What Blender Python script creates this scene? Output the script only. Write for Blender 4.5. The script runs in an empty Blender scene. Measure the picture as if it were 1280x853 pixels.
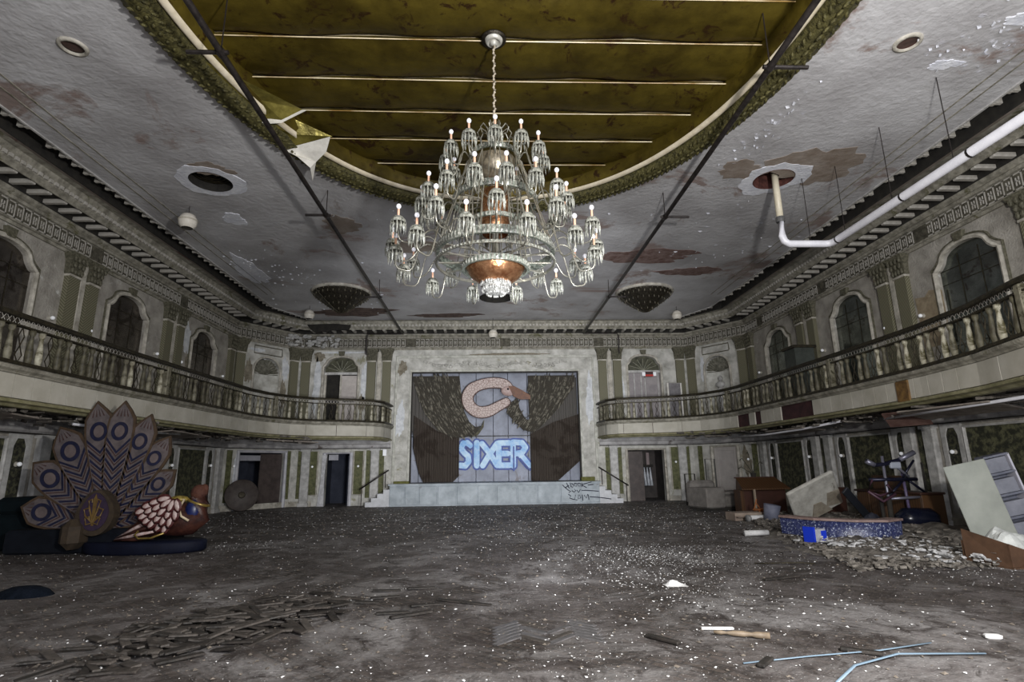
import bpy, math, random
from math import sin, cos, pi, sqrt, atan2, radians
from mathutils import Vector, Matrix
random.seed(7)
SC = bpy.context.scene
COL = SC.collection

# ------------------------------------------------------------------ camera
FPX, PITCH, YAW, ROLL = 690.0, 0.225, 0.043, -0.014
F = Vector((sin(YAW) * cos(PITCH), cos(YAW) * cos(PITCH), sin(PITCH)))
R0 = Vector((cos(YAW), -sin(YAW), 0))
U0 = R0.cross(F)
RV = R0 * cos(ROLL) + U0 * sin(ROLL)
UV = -R0 * sin(ROLL) + U0 * cos(ROLL)
cd = bpy.data.cameras.new('camera')
cam = bpy.data.objects.new('camera', cd)
COL.objects.link(cam)
m = Matrix.Identity(4)
for i in range(3):
    m[i][0], m[i][1], m[i][2] = RV[i], UV[i], -F[i]
m[0][3], m[1][3], m[2][3] = -0.276, 0.0, 1.42
cam.matrix_world = m
cd.sensor_width = 36.0
cd.lens = FPX / 1280 * 36
cd.clip_start = 0.05
cd.clip_end = 200
SC.camera = cam

# ------------------------------------------------------------------ light
w = bpy.data.worlds.new('world')
SC.world = w
w.use_nodes = True
w.node_tree.nodes['Background'].inputs[0].default_value = (0.90, 0.90, 0.96, 1)
w.node_tree.nodes['Background'].inputs[1].default_value = 0.35


def lamp(name, kind, loc, power, col, size=None, look=None, size_y=None):
    d = bpy.data.lights.new(name, kind)
    d.energy = power
    d.color = col
    if kind == 'AREA':
        d.shape = 'RECTANGLE'
        d.size = size
        d.size_y = size_y or size
    elif size is not None:
        d.shadow_soft_size = size
    o = bpy.data.objects.new(name, d)
    COL.objects.link(o)
    o.location = loc
    if look is not None:
        v = Vector(look) - Vector(loc)
        o.rotation_euler = v.to_track_quat('-Z', 'Y').to_euler()
    return o


# added fill area behind camera, hand lamp near it, added spot brightening the stage
lamp('rear_fill', 'AREA', (3.0, -3.8, 4.2), 900, (0.92, 0.94, 1.0), 11, (0.3, 20, 4.2), 6)
lamp('work_lamp', 'POINT', (2.2, 0.4, 2.9), 2300, (1.0, 0.97, 0.92), 0.2)
lamp('stage_fill_spot', 'SPOT', (0.6, 3.0, 1.2), 7000, (0.97, 0.98, 1.0), 0.5, (0, 23, 4.3))
bpy.data.lights['stage_fill_spot'].spot_size = radians(62)
bpy.data.lights['stage_fill_spot'].spot_blend = 1.0

vs = SC.view_settings
vs.view_transform = 'Standard'
vs.look = 'None'
vs.exposure = 0.05
vs.gamma = 1.0
vs.use_curve_mapping = False

# ------------------------------------------------------------------ materials
MATS = {}


def mat(name, c1, c2=None, scale=4.0, rough=0.8, bump=0.0, metal=0.0, c3=None, s3=1.2, t3=0.55, emit=0.0,
        detail=6.0, bscale=None, spec=None, trans=0.0, kind='noise', t12=(0.35, 0.65)):
    if name in MATS:
        return MATS[name]
    mt = bpy.data.materials.new(name)
    mt.use_nodes = True
    nt = mt.node_tree
    n, l = nt.nodes, nt.links
    b = n['Principled BSDF']
    b.inputs['Roughness'].default_value = rough
    b.inputs['Metallic'].default_value = metal
    if spec is not None:
        b.inputs['Specular IOR Level'].default_value = spec
    if trans:
        b.inputs['Transmission Weight'].default_value = trans
    col = None
    tc = n.new('ShaderNodeTexCoord')
    if c2 is not None:
        if kind == 'noise':
            t = n.new('ShaderNodeTexNoise')
            t.inputs['Scale'].default_value = scale
            t.inputs['Detail'].default_value = detail
            t.inputs['Roughness'].default_value = 0.62
            out = t.outputs['Fac']
        elif kind == 'voronoi':
            t = n.new('ShaderNodeTexVoronoi')
            t.inputs['Scale'].default_value = scale
            out = t.outputs['Distance']
        elif kind == 'edge':
            t = n.new('ShaderNodeTexVoronoi')
            t.feature = 'DISTANCE_TO_EDGE'
            t.inputs['Scale'].default_value = scale
            out = t.outputs['Distance']
        else:
            t = n.new('ShaderNodeTexWave')
            t.bands_direction = {'wave': 'DIAGONAL', 'wavex': 'X', 'wavez': 'Z', 'wavey': 'Y'}[kind]
            t.inputs['Scale'].default_value = scale
            t.inputs['Distortion'].default_value = 1.5 if kind != 'wave' else 0.3
            t.inputs['Detail'].default_value = 3
            out = t.outputs['Fac']
        l.new(tc.outputs['Object'], t.inputs['Vector'])
        rp = n.new('ShaderNodeValToRGB')
        rp.color_ramp.elements[0].position = t12[0]
        rp.color_ramp.elements[1].position = t12[1]
        rp.color_ramp.elements[0].color = (*c1, 1)
        rp.color_ramp.elements[1].color = (*c2, 1)
        l.new(out, rp.inputs['Fac'])
        col = rp.outputs['Color']
        if c3 is not None:
            t2 = n.new('ShaderNodeTexNoise')
            t2.inputs['Scale'].default_value = s3
            t2.inputs['Detail'].default_value = 9
            t2.inputs['Roughness'].default_value = 0.7
            t2.inputs['Distortion'].default_value = 0.6
            l.new(tc.outputs['Object'], t2.inputs['Vector'])
            r2 = n.new('ShaderNodeValToRGB')
            r2.color_ramp.elements[0].position = t3
            r2.color_ramp.elements[1].position = min(1, t3 + 0.06)
            l.new(t2.outputs['Fac'], r2.inputs['Fac'])
            mx = n.new('ShaderNodeMix')
            mx.data_type = 'RGBA'
            l.new(r2.outputs['Color'], mx.inputs[0])
            l.new(col, mx.inputs[6])
            mx.inputs[7].default_value = (*c3, 1)
            col = mx.outputs[2]
        l.new(col, b.inputs['Base Color'])
    else:
        b.inputs['Base Color'].default_value = (*c1, 1)
    if bump:
        tb = n.new('ShaderNodeTexNoise')
        tb.inputs['Scale'].default_value = bscale or scale * 3
        tb.inputs['Detail'].default_value = 8
        l.new(tc.outputs['Object'], tb.inputs['Vector'])
        bp = n.new('ShaderNodeBump')
        bp.inputs['Strength'].default_value = bump
        bp.inputs['Distance'].default_value = 0.04
        l.new(tb.outputs['Fac'], bp.inputs['Height'])
        l.new(bp.outputs['Normal'], b.inputs['Normal'])
    if emit:
        b.inputs['Emission Color'].default_value = (*c1, 1)
        b.inputs['Emission Strength'].default_value = emit
    MATS[name] = mt
    return mt


plaster = mat('wall_plaster', (.21, .195, .17), (.47, .445, .40), 2.2, .8, .5, c3=(.60, .60, .57), s3=1.4, t3=.60, bscale=22, detail=12, t12=(.30, .66))
plaster_back = mat('back_plaster', (.27, .265, .235), (.62, .61, .57), 2.4, .75, .7, c3=(.30, .29, .20), s3=1.6, t3=.60, bscale=14, detail=12, t12=(.30, .62))
cream = mat('cream_trim', (.30, .28, .235), (.60, .57, .50), 5, .65, .35, c3=(.17, .155, .11), s3=3.0, t3=.60, detail=10)
white_trim = mat('worn_white_paint', (.34, .335, .325), (.60, .595, .58), 5, .6, .3, c3=(.17, .15, .12), s3=3.0, t3=.62, detail=10)
green_pil = mat('olive_striped_pilaster', (.10, .094, .055), (.21, .20, .135), 9, .7, .2, kind='wave', t12=(.2, .8))
green_cap = mat('dark_green_capital', (.055, .052, .032), (.16, .15, .105), 18, .7, .4)
ornate = mat('fret_relief', (.14, .125, .09), (.40, .37, .30), 22, .75, .5)
cornice_m = mat('cornice_grey', (.16, .15, .12), (.38, .36, .30), 6, .7, .4, c3=(.12, .115, .06), s3=2.0, t3=.58, detail=10)
modil_m = mat('modillion_grey', (.36, .34, .30), (.52, .50, .46), 6, .75, .2)
dark_m = mat('dark_recess', (.012, .011, .010), (.03, .027, .022), 6, .9)
soffit_m = mat('soffit_reddish_grey', (.15, .125, .10), (.27, .23, .20), 2, .85, .3, c3=(.13, .07, .06), s3=.9, t3=.6)
ceil_m = mat('ceiling_plaster', (.40, .39, .40), (.66, .66, .68), .55, .55, .5, c3=(.34, .27, .25), s3=.40, t3=.56, bscale=9)
ivory = mat('ivory_moulding', (.66, .58, .42), (.82, .74, .58), 6, .5, .1)
wreath_m = mat('tarnished_gold_leaf', (.030, .027, .008), (.145, .13, .045), 16, .55, .6, .25)
foil = mat('gold_foil', (.060, .042, .004), (.135, .10, .012), 1.6, .5, .4, .45, c3=(.040, .018, .004), s3=3.0, t3=.56, bscale=5)
foil_back = mat('foil_white_back', (.62, .60, .55), (.8, .78, .72), 5, .5, .2)
slit_m = mat('seam_bright', (.32, .19, .05), (.98, .86, .60), .9, .4, t12=(.38, .62))
rail_m = mat('dark_iron', (.018, .015, .010), (.06, .05, .028), 12, .5, .3, .5)
baluster_m = mat('worn_baluster', (.16, .14, .09), (.50, .48, .38), 6, .6, .3, c3=(.07, .06, .02), s3=4, t3=.52)
fascia_m = mat('fascia_cream', (.40, .38, .32), (.52, .50, .44), 1.5, .7, .15, c3=(.26, .25, .15), s3=1.2, t3=.66)
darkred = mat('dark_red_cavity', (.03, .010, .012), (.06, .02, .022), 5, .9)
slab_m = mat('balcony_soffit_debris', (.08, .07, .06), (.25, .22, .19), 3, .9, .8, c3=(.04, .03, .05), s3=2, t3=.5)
damask = mat('damask_green', (.022, .024, .014), (.115, .115, .062), 7, .7, .2, t12=(.44, .58), c3=(.03, .03, .02), s3=16, t3=.54)
damask_d = mat('damask_dark_arch', (.014, .014, .010), (.075, .075, .042), 12, .7, .2, t12=(.45, .58))
green_panel = mat('olive_panel', (.06, .064, .024), (.15, .155, .07), 10, .7, .3, c3=(.09, .07, .04), s3=3, t3=.6)
mirror = mat('tarnished_mirror', (.10, .11, .10), (.22, .24, .22), 2.5, .16, .12, .9, c3=(.07, .06, .05), s3=2.0, t3=.55)
mirror_l = mat('tarnished_mirror_brown', (.09, .08, .07), (.19, .17, .15), 2.5, .2, .12, .85, c3=(.06, .05, .04), s3=2.0, t3=.5)
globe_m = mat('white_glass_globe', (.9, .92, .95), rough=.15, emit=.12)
floor_m = None
wood_d = mat('dark_parquet', (.009, .008, .007), (.034, .028, .024), 7, .6, .3)
wood_b = mat('parquet_dusty', (.028, .024, .021), (.075, .064, .056), 9, .7, .3)
chip_m = mat('plaster_chips', (.42, .42, .42), (.80, .80, .80), 2, .8)
chip_d = mat('brown_chips', (.05, .042, .035), (.20, .17, .14), 2, .9)
rubble_m = mat('rubble', (.045, .038, .032), (.22, .20, .175), 5, .9, .9, c3=(.46, .46, .46), s3=4, t3=.62, detail=10)
crystal = mat('crystal_grey', (.11, .115, .095), (.54, .55, .50), 30, .12, .1, .15, spec=.9)
brass = mat('chandelier_silver', (.26, .26, .22), (.46, .44, .38), 20, .3, 0, .6)
ringm = mat('ring_green_glass', (.13, .16, .13), (.38, .42, .37), 28, .25, .3, .2)
copper = mat('copper_bowl', (.32, .13, .06), (.70, .38, .20), 10, .25, .2, .85)
candle_m = mat('candle_peach', (.80, .48, .34), rough=.5)
bulb_m = mat('bulb_white', (.92, .92, 1.0), rough=.1, emit=.2)  # bulbs are unlit; slight emission stands in for lamp light reflected off them
chain_m = mat('chain_cloth', (.40, .34, .26), (.56, .50, .40), 30, .8)
black_pipe = mat('black_pipe', (.02, .017, .016), (.05, .042, .04), 10, .4, .1, .5)
pipe_w = mat('white_pvc', (.72, .72, .78), (.84, .84, .90), 3, .35)
pipe_y = mat('yellowed_pvc', (.62, .56, .42), (.72, .66, .52), 3, .4)
grille = mat('grille_dark', (.02, .018, .014), (.07, .06, .045), 20, .4, .3, .6)
white_pl = mat('fresh_plaster_patch', (.70, .72, .80), (.90, .92, .98), 5, .8, .4)
brown_pl = mat('brown_water_stain', (.24, .19, .15), (.36, .31, .27), 3, .85, .3)


def floor_mat():
    mt = bpy.data.materials.new('dusty_parquet_floor')
    mt.use_nodes = True
    nt = mt.node_tree
    n, l = nt.nodes, nt.links
    b = n['Principled BSDF']
    tc = n.new('ShaderNodeTexCoord')
    mp = n.new('ShaderNodeMapping')
    mp.inputs['Rotation'].default_value = (0, 0, radians(45))
    l.new(tc.outputs['Object'], mp.inputs['Vector'])
    br = n.new('ShaderNodeTexBrick')
    br.inputs['Scale'].default_value = 3.0
    br.inputs['Color1'].default_value = (.075, .058, .048, 1)
    br.inputs['Color2'].default_value = (.038, .031, .027, 1)
    br.inputs['Mortar'].default_value = (.018, .016, .015, 1)
    br.inputs['Mortar Size'].default_value = .03
    l.new(mp.outputs['Vector'], br.inputs['Vector'])

    def noise(s, d, r=.65, dist=0.0):
        t = n.new('ShaderNodeTexNoise')
        t.inputs['Scale'].default_value = s
        t.inputs['Detail'].default_value = d
        t.inputs['Roughness'].default_value = r
        t.inputs['Distortion'].default_value = dist
        l.new(tc.outputs['Object'], t.inputs['Vector'])
        return t.outputs['Fac']

    def ramp(f, a, c):
        r = n.new('ShaderNodeValToRGB')
        r.color_ramp.elements[0].position = a
        r.color_ramp.elements[1].position = c
        l.new(f, r.inputs['Fac'])
        return r.outputs['Color']

    def mix(f, a, c):
        x = n.new('ShaderNodeMix')
        x.data_type = 'RGBA'
        l.new(f, x.inputs[0])
        l.new(a, x.inputs[6])
        if isinstance(c, tuple):
            x.inputs[7].default_value = (*c, 1)
        else:
            l.new(c, x.inputs[7])
        return x.outputs[2]
    c = mix(ramp(noise(1.1, 10, .7, .5), .40, .60), br.outputs['Color'], (.100, .088, .086))
    c = mix(ramp(noise(.55, 10, .72, 1.2), .47, .66), c, (.25, .24, .24))
    c = mix(ramp(noise(7, 12, .8, .5), .56, .66), c, (.19, .18, .175))
    c = mix(ramp(noise(2.6, 12, .78, .8), .50, .60), c, (.032, .025, .023))
    c = mix(ramp(noise(38, 4, .6), .64, .70), c, (.50, .50, .50))
    l.new(c, b.inputs['Base Color'])
    b.inputs['Roughness'].default_value = .6
    bp = n.new('ShaderNodeBump')
    bp.inputs['Strength'].default_value = .8
    bp.inputs['Distance'].default_value = .03
    l.new(noise(14, 10, .7, .4), bp.inputs['Height'])
    l.new(bp.outputs['Normal'], b.inputs['Normal'])
    return mt


floor_m = floor_mat()


# ------------------------------------------------------------------ mesh builder
class MB:
    def __init__(s):
        s.v = []
        s.f = []

    def add(s, vs_, fs, M=None):
        o = len(s.v)
        if M is not None:
            vs_ = [tuple(M @ Vector(p)) for p in vs_]
        s.v += [tuple(p) for p in vs_]
        s.f += [tuple(i + o for i in f) for f in fs]
        return s

    def box(s, x0, x1, y0, y1, z0, z1, M=None):
        p = [(x0, y0, z0), (x1, y0, z0), (x1, y1, z0), (x0, y1, z0), (x0, y0, z1), (x1, y0, z1), (x1, y1, z1), (x0, y1, z1)]
        return s.add(p, [(0, 3, 2, 1), (4, 5, 6, 7), (0, 1, 5, 4), (1, 2, 6, 5), (2, 3, 7, 6), (3, 0, 4, 7)], M)

    def bbox(s, x0, x1, y0, y1, z0, z1, b=.02, M=None):
        """box with chamfered edges"""
        cx, cy, cz = (x0 + x1) / 2, (y0 + y1) / 2, (z0 + z1) / 2
        hx, hy, hz = (x1 - x0) / 2, (y1 - y0) / 2, (z1 - z0) / 2
        b = min(b, hx * .9, hy * .9, hz * .9)
        vs_ = []
        ring = [(-hx + b, -hy), (hx - b, -hy), (hx, -hy + b), (hx, hy - b), (hx - b, hy), (-hx + b, hy), (-hx, hy - b), (-hx, -hy + b)]
        sm = [((hx - b) / hx, (hy - b) / hy)]
        for z, k in ((-hz, 0), (-hz + b, 1), (hz - b, 1), (hz, 0)):
            for (x, y) in ring:
                if k:
                    vs_.append((cx + x, cy + y, cz + z))
                else:
                    vs_.append((cx + x * sm[0][0], cy + y * sm[0][1], cz + z))
        fs = [tuple(reversed(range(8))), tuple(range(24, 32))]
        for k in range(3):
            for i in range(8):
                j = (i + 1) % 8
                fs.append((k * 8 + i, k * 8 + j, k * 8 + 8 + j, k * 8 + 8 + i))
        return s.add(vs_, fs, M)

    def tube(s, pts, r, n=8, cap=True, flat=None):
        pts = [Vector(p) for p in pts]
        rs = r if isinstance(r, (list, tuple)) else [r] * len(pts)
        rings = []
        up = Vector((0, 0, 1))
        for i, p in enumerate(pts):
            d = (pts[min(i + 1, len(pts) - 1)] - pts[max(i - 1, 0)])
            if d.length < 1e-9:
                d = Vector((0, 0, 1))
            d.normalize()
            a = d.cross(up)
            if a.length < .05:
                a = d.cross(Vector((0, 1, 0)))
            a.normalize()
            b = a.cross(d)
            k = flat if flat else (1, 1)
            rings.append([tuple(p + a * (rs[i] * k[0] * cos(2 * pi * j / n)) + b * (rs[i] * k[1] * sin(2 * pi * j / n))) for j in range(n)])
        vs_ = [q for rg in rings for q in rg]
        fs = []
        for i in range(len(rings) - 1):
            for j in range(n):
                k2 = (j + 1) % n
                fs.append((i * n + j, i * n + k2, (i + 1) * n + k2, (i + 1) * n + j))
        if cap:
            fs.append(tuple(reversed(range(n))))
            fs.append(tuple(range((len(rings) - 1) * n, len(rings) * n)))
        return s.add(vs_, fs)

    def lathe(s, prof, n=16, M=None, a0=0, a1=2 * pi):
        full = abs(a1 - a0 - 2 * pi) < 1e-6
        k = n if full else n + 1
        vs_ = []
        for r, z in prof:
            for j in range(k):
                a = a0 + (a1 - a0) * j / n
                vs_.append((r * cos(a), r * sin(a), z))
        fs = []
        for i in range(len(prof) - 1):
            for j in range(n):
                j2 = (j + 1) % k
                fs.append((i * k + j, i * k + j2, (i + 1) * k + j2, (i + 1) * k + j))
        return s.add(vs_, fs, M)

    def prism(s, poly, t, M=None, bevel=0):
        """poly in xz plane, thickness along -y..+y t"""
        n = len(poly)
        vs_ = [(x, 0, z) for x, z in poly] + [(x, t, z) for x, z in poly]
        fs = [tuple(range(n)), tuple(reversed(range(n, 2 * n)))]
        for i in range(n):
            j = (i + 1) % n
            fs.append((i, i + n, j + n, j))
        return s.add(vs_, fs, M)

    def strip(s, pts, wd, y0, y1, close=False):
        """moulding of width wd on the outer side (left) of a polyline in xz"""
        n = len(pts)
        out = []
        for i in range(n):
            if close:
                a, b = Vector(pts[i - 1]), Vector(pts[(i + 1) % n])
            else:
                a, b = Vector(pts[max(i - 1, 0)]), Vector(pts[min(i + 1, n - 1)])
            d = (b - a)
            d.normalize()
            nx = Vector((-d[1], d[0]))
            out.append(tuple(Vector(pts[i]) + nx * wd))
        vs_ = []
        for (x, z), (x2, z2) in zip(pts, out):
            vs_ += [(x, y0, z), (x, y1, z), ((x * .5 + x2 * .5), y1 + (y1 - y0) * .35, (z + z2) * .5), (x2, y1, z2), (x2, y0, z2)]
        fs = []
        for i in range(n if close else n - 1):
            j = (i + 1) % n
            for k in range(4):
                fs.append((i * 5 + k, j * 5 + k, j * 5 + k + 1, i * 5 + k + 1))
        if not close:
            fs += [(0, 1, 2, 3, 4), tuple((n - 1) * 5 + k for k in (4, 3, 2, 1, 0))]
        return s.add(vs_, fs)

    def ball(s, c, r, n=10, sc=(1, 1, 1), M=None):
        prof = [(r * sin(pi * i / (n // 2 + 1)), -r * cos(pi * i / (n // 2 + 1))) for i in range(n // 2 + 2)]
        T = Matrix.Translation(c) @ Matrix.Diagonal((*sc, 1))
        if M is not None:
            T = M @ T
        return s.lathe([(max(a, 1e-4), b) for a, b in prof], n, T)

    def mesh(s, name, mt, smooth=False):
        me = bpy.data.meshes.new(name)
        me.from_pydata(s.v, [], s.f)
        if mt:
            me.materials.append(mt)
        if smooth:
            me.polygons.foreach_set('use_smooth', [True] * len(me.polygons))
        me.update()
        return me


def obj(name, mb, mt, parent=None, smooth=False, loc=None, rot=None, label=None, kind=None):
    me = mb.mesh(name, mt, smooth) if isinstance(mb, MB) else mb
    o = bpy.data.objects.new(name, me)
    COL.objects.link(o)
    if parent is not None:
        o.parent = parent
    if loc is not None:
        o.location = loc
    if rot is not None:
        o.rotation_euler = rot if isinstance(rot, (tuple, list)) else (0, 0, rot)
    if label:
        o['label'] = label
    if kind:
        o['kind'] = kind
    return o


def tag(o, label, cat, group=None, kind=None):
    o['label'] = label
    o['category'] = cat
    if group:
        o['group'] = group
    if kind:
        o['kind'] = kind
    return o


def thing(name, label, cat, loc=(0, 0, 0), rot=0, group=None):
    o = bpy.data.objects.new(name, None)
    o.empty_display_size = .1
    COL.objects.link(o)
    o.location = loc
    o.rotation_euler = rot if isinstance(rot, (tuple, list)) else (0, 0, rot)
    return tag(o, label, cat, group)


def struct(name, mb, mt, loc=None, rot=None, label=None, cat=None, smooth=False):
    o = obj(name, mb, mt, None, smooth, loc, rot)
    o['kind'] = 'structure'
    if label:
        o['label'] = label
    if cat:
        o['category'] = cat
    return o


def copies(me, name, parent, places, label=None):
    for p in places:
        o = bpy.data.objects.new(name, me)
        COL.objects.link(o)
        o.parent = parent
        o.location = p[0]
        o.rotation_euler = p[1] if isinstance(p[1], (tuple, list)) else (0, 0, p[1])
        if len(p) > 2:
            o.scale = p[2]


def sweep(path, prof, close=False):
    """path: list of (x,y); prof: list of (offset to the left of travel, z)"""
    mb = MB()
    n = len(path)
    P = [Vector(p) for p in path]
    nor = []
    for i in range(n):
        ds = []
        if i > 0:
            ds.append((P[i] - P[i - 1]).normalized())
        if i < n - 1:
            ds.append((P[i + 1] - P[i]).normalized())
        ns = [Vector((-d.y, d.x)) for d in ds]
        a = sum(ns, Vector((0, 0)))
        a.normalize()
        a = a / max(.3, a.dot(ns[0]))
        nor.append(a)
    k = len(prof)
    vs_ = [(P[i].x + nor[i].x * o, P[i].y + nor[i].y * o, z) for i in range(n) for o, z in prof]
    fs = [(i * k + j, i * k + j + 1, (i + 1) * k + j + 1, (i + 1) * k + j) for i in range(n - 1) for j in range(k - 1)]
    mb.add(vs_, fs)
    return mb


# ------------------------------------------------------------------ the shell
PATH = [(10, -4), (10, 21), (8.3, 23.3), (-8.3, 23.3), (-10, 21), (-10, -4)]
WH = 7.5


def arch_top(hw, zs, za, sh=.2):
    """shouldered arch outline, returns function z(x) for |x|<=hw"""
    ai = hw - sh

    def f(x):
        ax = abs(x)
        if ax > ai:
            t = (ax - ai) / sh
            return zs + max(0, 1 - t) ** 1.6 * .16
        return zs + .16 + (za - zs - .16) * sqrt(max(0, 1 - (ax / ai) ** 2.2))
    return f


def round_top(hw, zs, za):
    return lambda x: zs + (za - zs) * sqrt(max(0, 1 - (x / hw) ** 2))


def flat_top(z):
    return lambda x: z


def wall(name, a, b, opens, mt, label, H=WH, depth=.22):
    a, b = Vector(a), Vector(b)
    L = (b - a).length
    ang = atan2((b - a).y, (b - a).x)
    mb = MB()
    xs = {0, L}
    for (xc, hw, z0, tf, k) in opens:
        for i in range(k + 1):
            xs.add(round(xc - hw + 2 * hw * i / k, 4))
    xs = sorted(xs)
    for x0, x1 in zip(xs[:-1], xs[1:]):
        xm = (x0 + x1) / 2
        ops = sorted([o for o in opens if abs(xm - o[0]) < o[1]], key=lambda o: o[2])
        zl, zr = 0, 0
        for o in ops:
            if o[2] > 0:
                mb.add([(x0, 0, zl), (x1, 0, zr), (x1, 0, o[2]), (x0, 0, o[2])], [(0, 1, 2, 3)])
            zl, zr = o[3](x0 - o[0]), o[3](x1 - o[0])
            mb.add([(x0, 0, zl), (x1, 0, zr), (x1, -depth, zr), (x0, -depth, zl)], [(0, 1, 2, 3)])
            if o[2] > 0:
                mb.add([(x0, 0, o[2]), (x1, 0, o[2]), (x1, -depth, o[2]), (x0, -depth, o[2])], [(3, 2, 1, 0)])
        mb.add([(x0, 0, zl), (x1, 0, zr), (x1, 0, H), (x0, 0, H)], [(0, 1, 2, 3)])
    for (xc, hw, z0, tf, k) in opens:
        for s_ in (-1, 1):
            z1 = tf(s_ * hw)
            x = xc + s_ * hw
            mb.add([(x, 0, z0), (x, -depth, z0), (x, -depth, z1), (x, 0, z1)], [(0, 1, 2, 3)])
    # outer skin so that the shell has thickness
    mb.add([(0, -2.6, 0), (L, -2.6, 0), (L, -2.6, H), (0, -2.6, H)], [(3, 2, 1, 0)])
    o = struct(name, mb, mt, (a.x, a.y, 0), ang, label)
    o.matrix_world = Matrix.Translation((a.x, a.y, 0)) @ Matrix.Rotation(ang, 4, 'Z')
    return o


SIDE_BAYS = [18.8, 14.75, 10.8, 6.8, 2.8, -1.2]
PAIRS = [16.85, 12.9, 8.9, 4.9, .9, -3.1]
WT = arch_top(.78, 5.62, 6.06)


def win_opens(cs):
    return [(c, .78, 3.1, WT, 24) for c in cs]


wall_right = wall('wall_right', PATH[0], PATH[1], win_opens([y + 4 for y in SIDE_BAYS]), plaster,
                  'long right hall wall with arched mirrors above and green damask panels below')
# chamfers: niche above, door below
NICHE = (1.43, .55, 3.1, round_top(.55, 5.3, 5.82), 20)
ch_r = wall('wall_back_right', PATH[1], PATH[2], [(1.43, .5, 0, flat_top(2.1), 2), NICHE], plaster_back,
            'slanted corner wall right of the stage with a shell niche')
# back wall local x = 8.3 - X
bk_open = [(8.3 - 6.42, .70, 3.1, WT, 24), (8.3 + 6.52, .70, 3.1, WT, 24),
           (8.3, 3.55, 0, flat_top(5.42), 2),
           (8.3 - 6.25, .76, 0, flat_top(2.05), 2), (8.3 + 6.45, .48, 0, flat_top(2.05), 2)]
wall_back = wall('wall_back', PATH[2], PATH[3], bk_open, plaster_back, 'far end wall around the stage opening')
ch_l = wall('wall_back_left', PATH[3], PATH[4], [(1.30, .95, 0, flat_top(2.1), 2), NICHE], plaster_back,
            'slanted corner wall left of the stage with peeling paint')
wall_left = wall('wall_left', PATH[4], PATH[5], win_opens([21 - y for y in SIDE_BAYS]), plaster,
                 'long left hall wall with arched mirrors above the balcony')

fl = MB().add([(-12.6, -4, 0), (12.6, -4, 0), (12.6, 26, 0), (-12.6, 26, 0)], [(0, 1, 2, 3)])
floor = struct('floor', fl, floor_m, label='parquet ballroom floor covered in dust, plaster chips and dirt')

# ---------------- wall pieces (shared meshes)
pil = MB()
pil.box(-.175, .175, 0, .12, 3.1, 5.88)
pil.box(-.21, .21, 0, .15, 3.1, 3.4)
pil_me = pil.mesh('pilaster', green_pil)
cap = MB()
cap.add([(-.20, 0, 5.9), (.20, 0, 5.9), (.20, .12, 5.9), (-.20, .12, 5.9), (-.30, 0, 6.40), (.30, 0, 6.40), (.30, .24, 6.40), (-.30, .24, 6.40),
         (-.22, 0, 6.2), (.22, 0, 6.2), (.22, .15, 6.2), (-.22, .15, 6.2)],
        [(0, 1, 9, 8), (1, 2, 10, 9), (2, 3, 11, 10), (3, 0, 8, 11), (8, 9, 5, 4), (9, 10, 6, 5), (10, 11, 7, 6), (11, 8, 4, 7), (4, 5, 6, 7)])
for r_, (zz, nl, hw) in enumerate(((5.92, 4, .2), (6.06, 3, .2), (6.20, 4, .25))):
    for i in range(nl):
        x = -hw + 2 * hw * (i + .5) / nl
        cap.ball((x, .15 + r_ * .03, zz + .07), .06, 6, (.75, .6, 1.2))
cap_me = cap.mesh('capital', green_cap)
strip_ = MB().bbox(-.10, .10, 0, .09, 3.1, 6.3, .03)
strip_.ball((0, .08, 6.15), .09, 8, (1, .5, 2.0))
strip_me = strip_.mesh('plaster_strip', cream)
band_me = MB().box(-.19, .19, 0, .145, 5.85, 5.90).mesh('astragal', cream)


def pilaster(par, x, me=None):
    o = obj('pilaster', pil_me, None, par, loc=(x, 0, 0))
    obj('capital', cap_me, None, o, label='dark green leafy capital')
    obj('astragal', band_me, None, o)


def pair(par, x):
    pilaster(par, x - .32)
    pilaster(par, x + .32)
    obj('plaster_strip', strip_me, None, par, loc=(x, 0, 0))


def outline(hw, tf, z0, n=24, dx=0):
    pts = [(-hw, z0)] + [(-hw + 2 * hw * i / n, tf(-hw + 2 * hw * i / n)) for i in range(n + 1)] + [(hw, z0)]
    return [(x + dx, z) for x, z in pts]


def wframe(hw, tf, z0, wd=.11):
    mb = MB().strip(outline(hw, tf, z0), wd, 0, .06)
    return mb


wf_me = wframe(.78, WT, 3.1, .09).mesh('window_frame', cream)
wg_me = MB().strip([(x * 1.13, z + (.10 if z > 3.2 else 0)) for x, z in outline(.78, WT, 3.1)], .035, 0, .035).mesh('dark_outline', green_cap)
wf2_me = wframe(.70, WT, 3.1, .09).mesh('window_frame', cream)
pane_me = MB().prism(outline(.80, WT, 3.1), -.02).mesh('mirror_pane', mirror)
pane_l = MB().prism(outline(.80, WT, 3.1), -.02).mesh('mirror_pane', mirror_l)
keyst = MB()
keyst.prism([(-.09, 6.10), (.09, 6.10), (.13, 6.30), (-.13, 6.30)], .10)
key_me = keyst.mesh('keystone', green_cap)
munt = MB()
for x in (-.26, .26):
    munt.box(x - .006, x + .006, -.068, -.058, 3.1, 5.9)
for z in (3.9, 4.6, 5.3, 5.62):
    munt.box(-.77, .77, -.068, -.058, z - .006, z + .006)
munt_me = munt.mesh('muntin_grid', rail_m)
glob = MB()
glob.ball((0, .09, 0), .045, 12)
glob_me = glob.mesh('wall_sconce', globe_m, True)
sc_b = MB().lathe([(.0001, 0), (.055, 0), (.05, .03), (.02, .05), (.02, .06), (.0001, .06)], 12, Matrix.Rotation(-pi / 2, 4, 'X'))
scb_me = sc_b.mesh('sconce_plate', cream)


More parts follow.
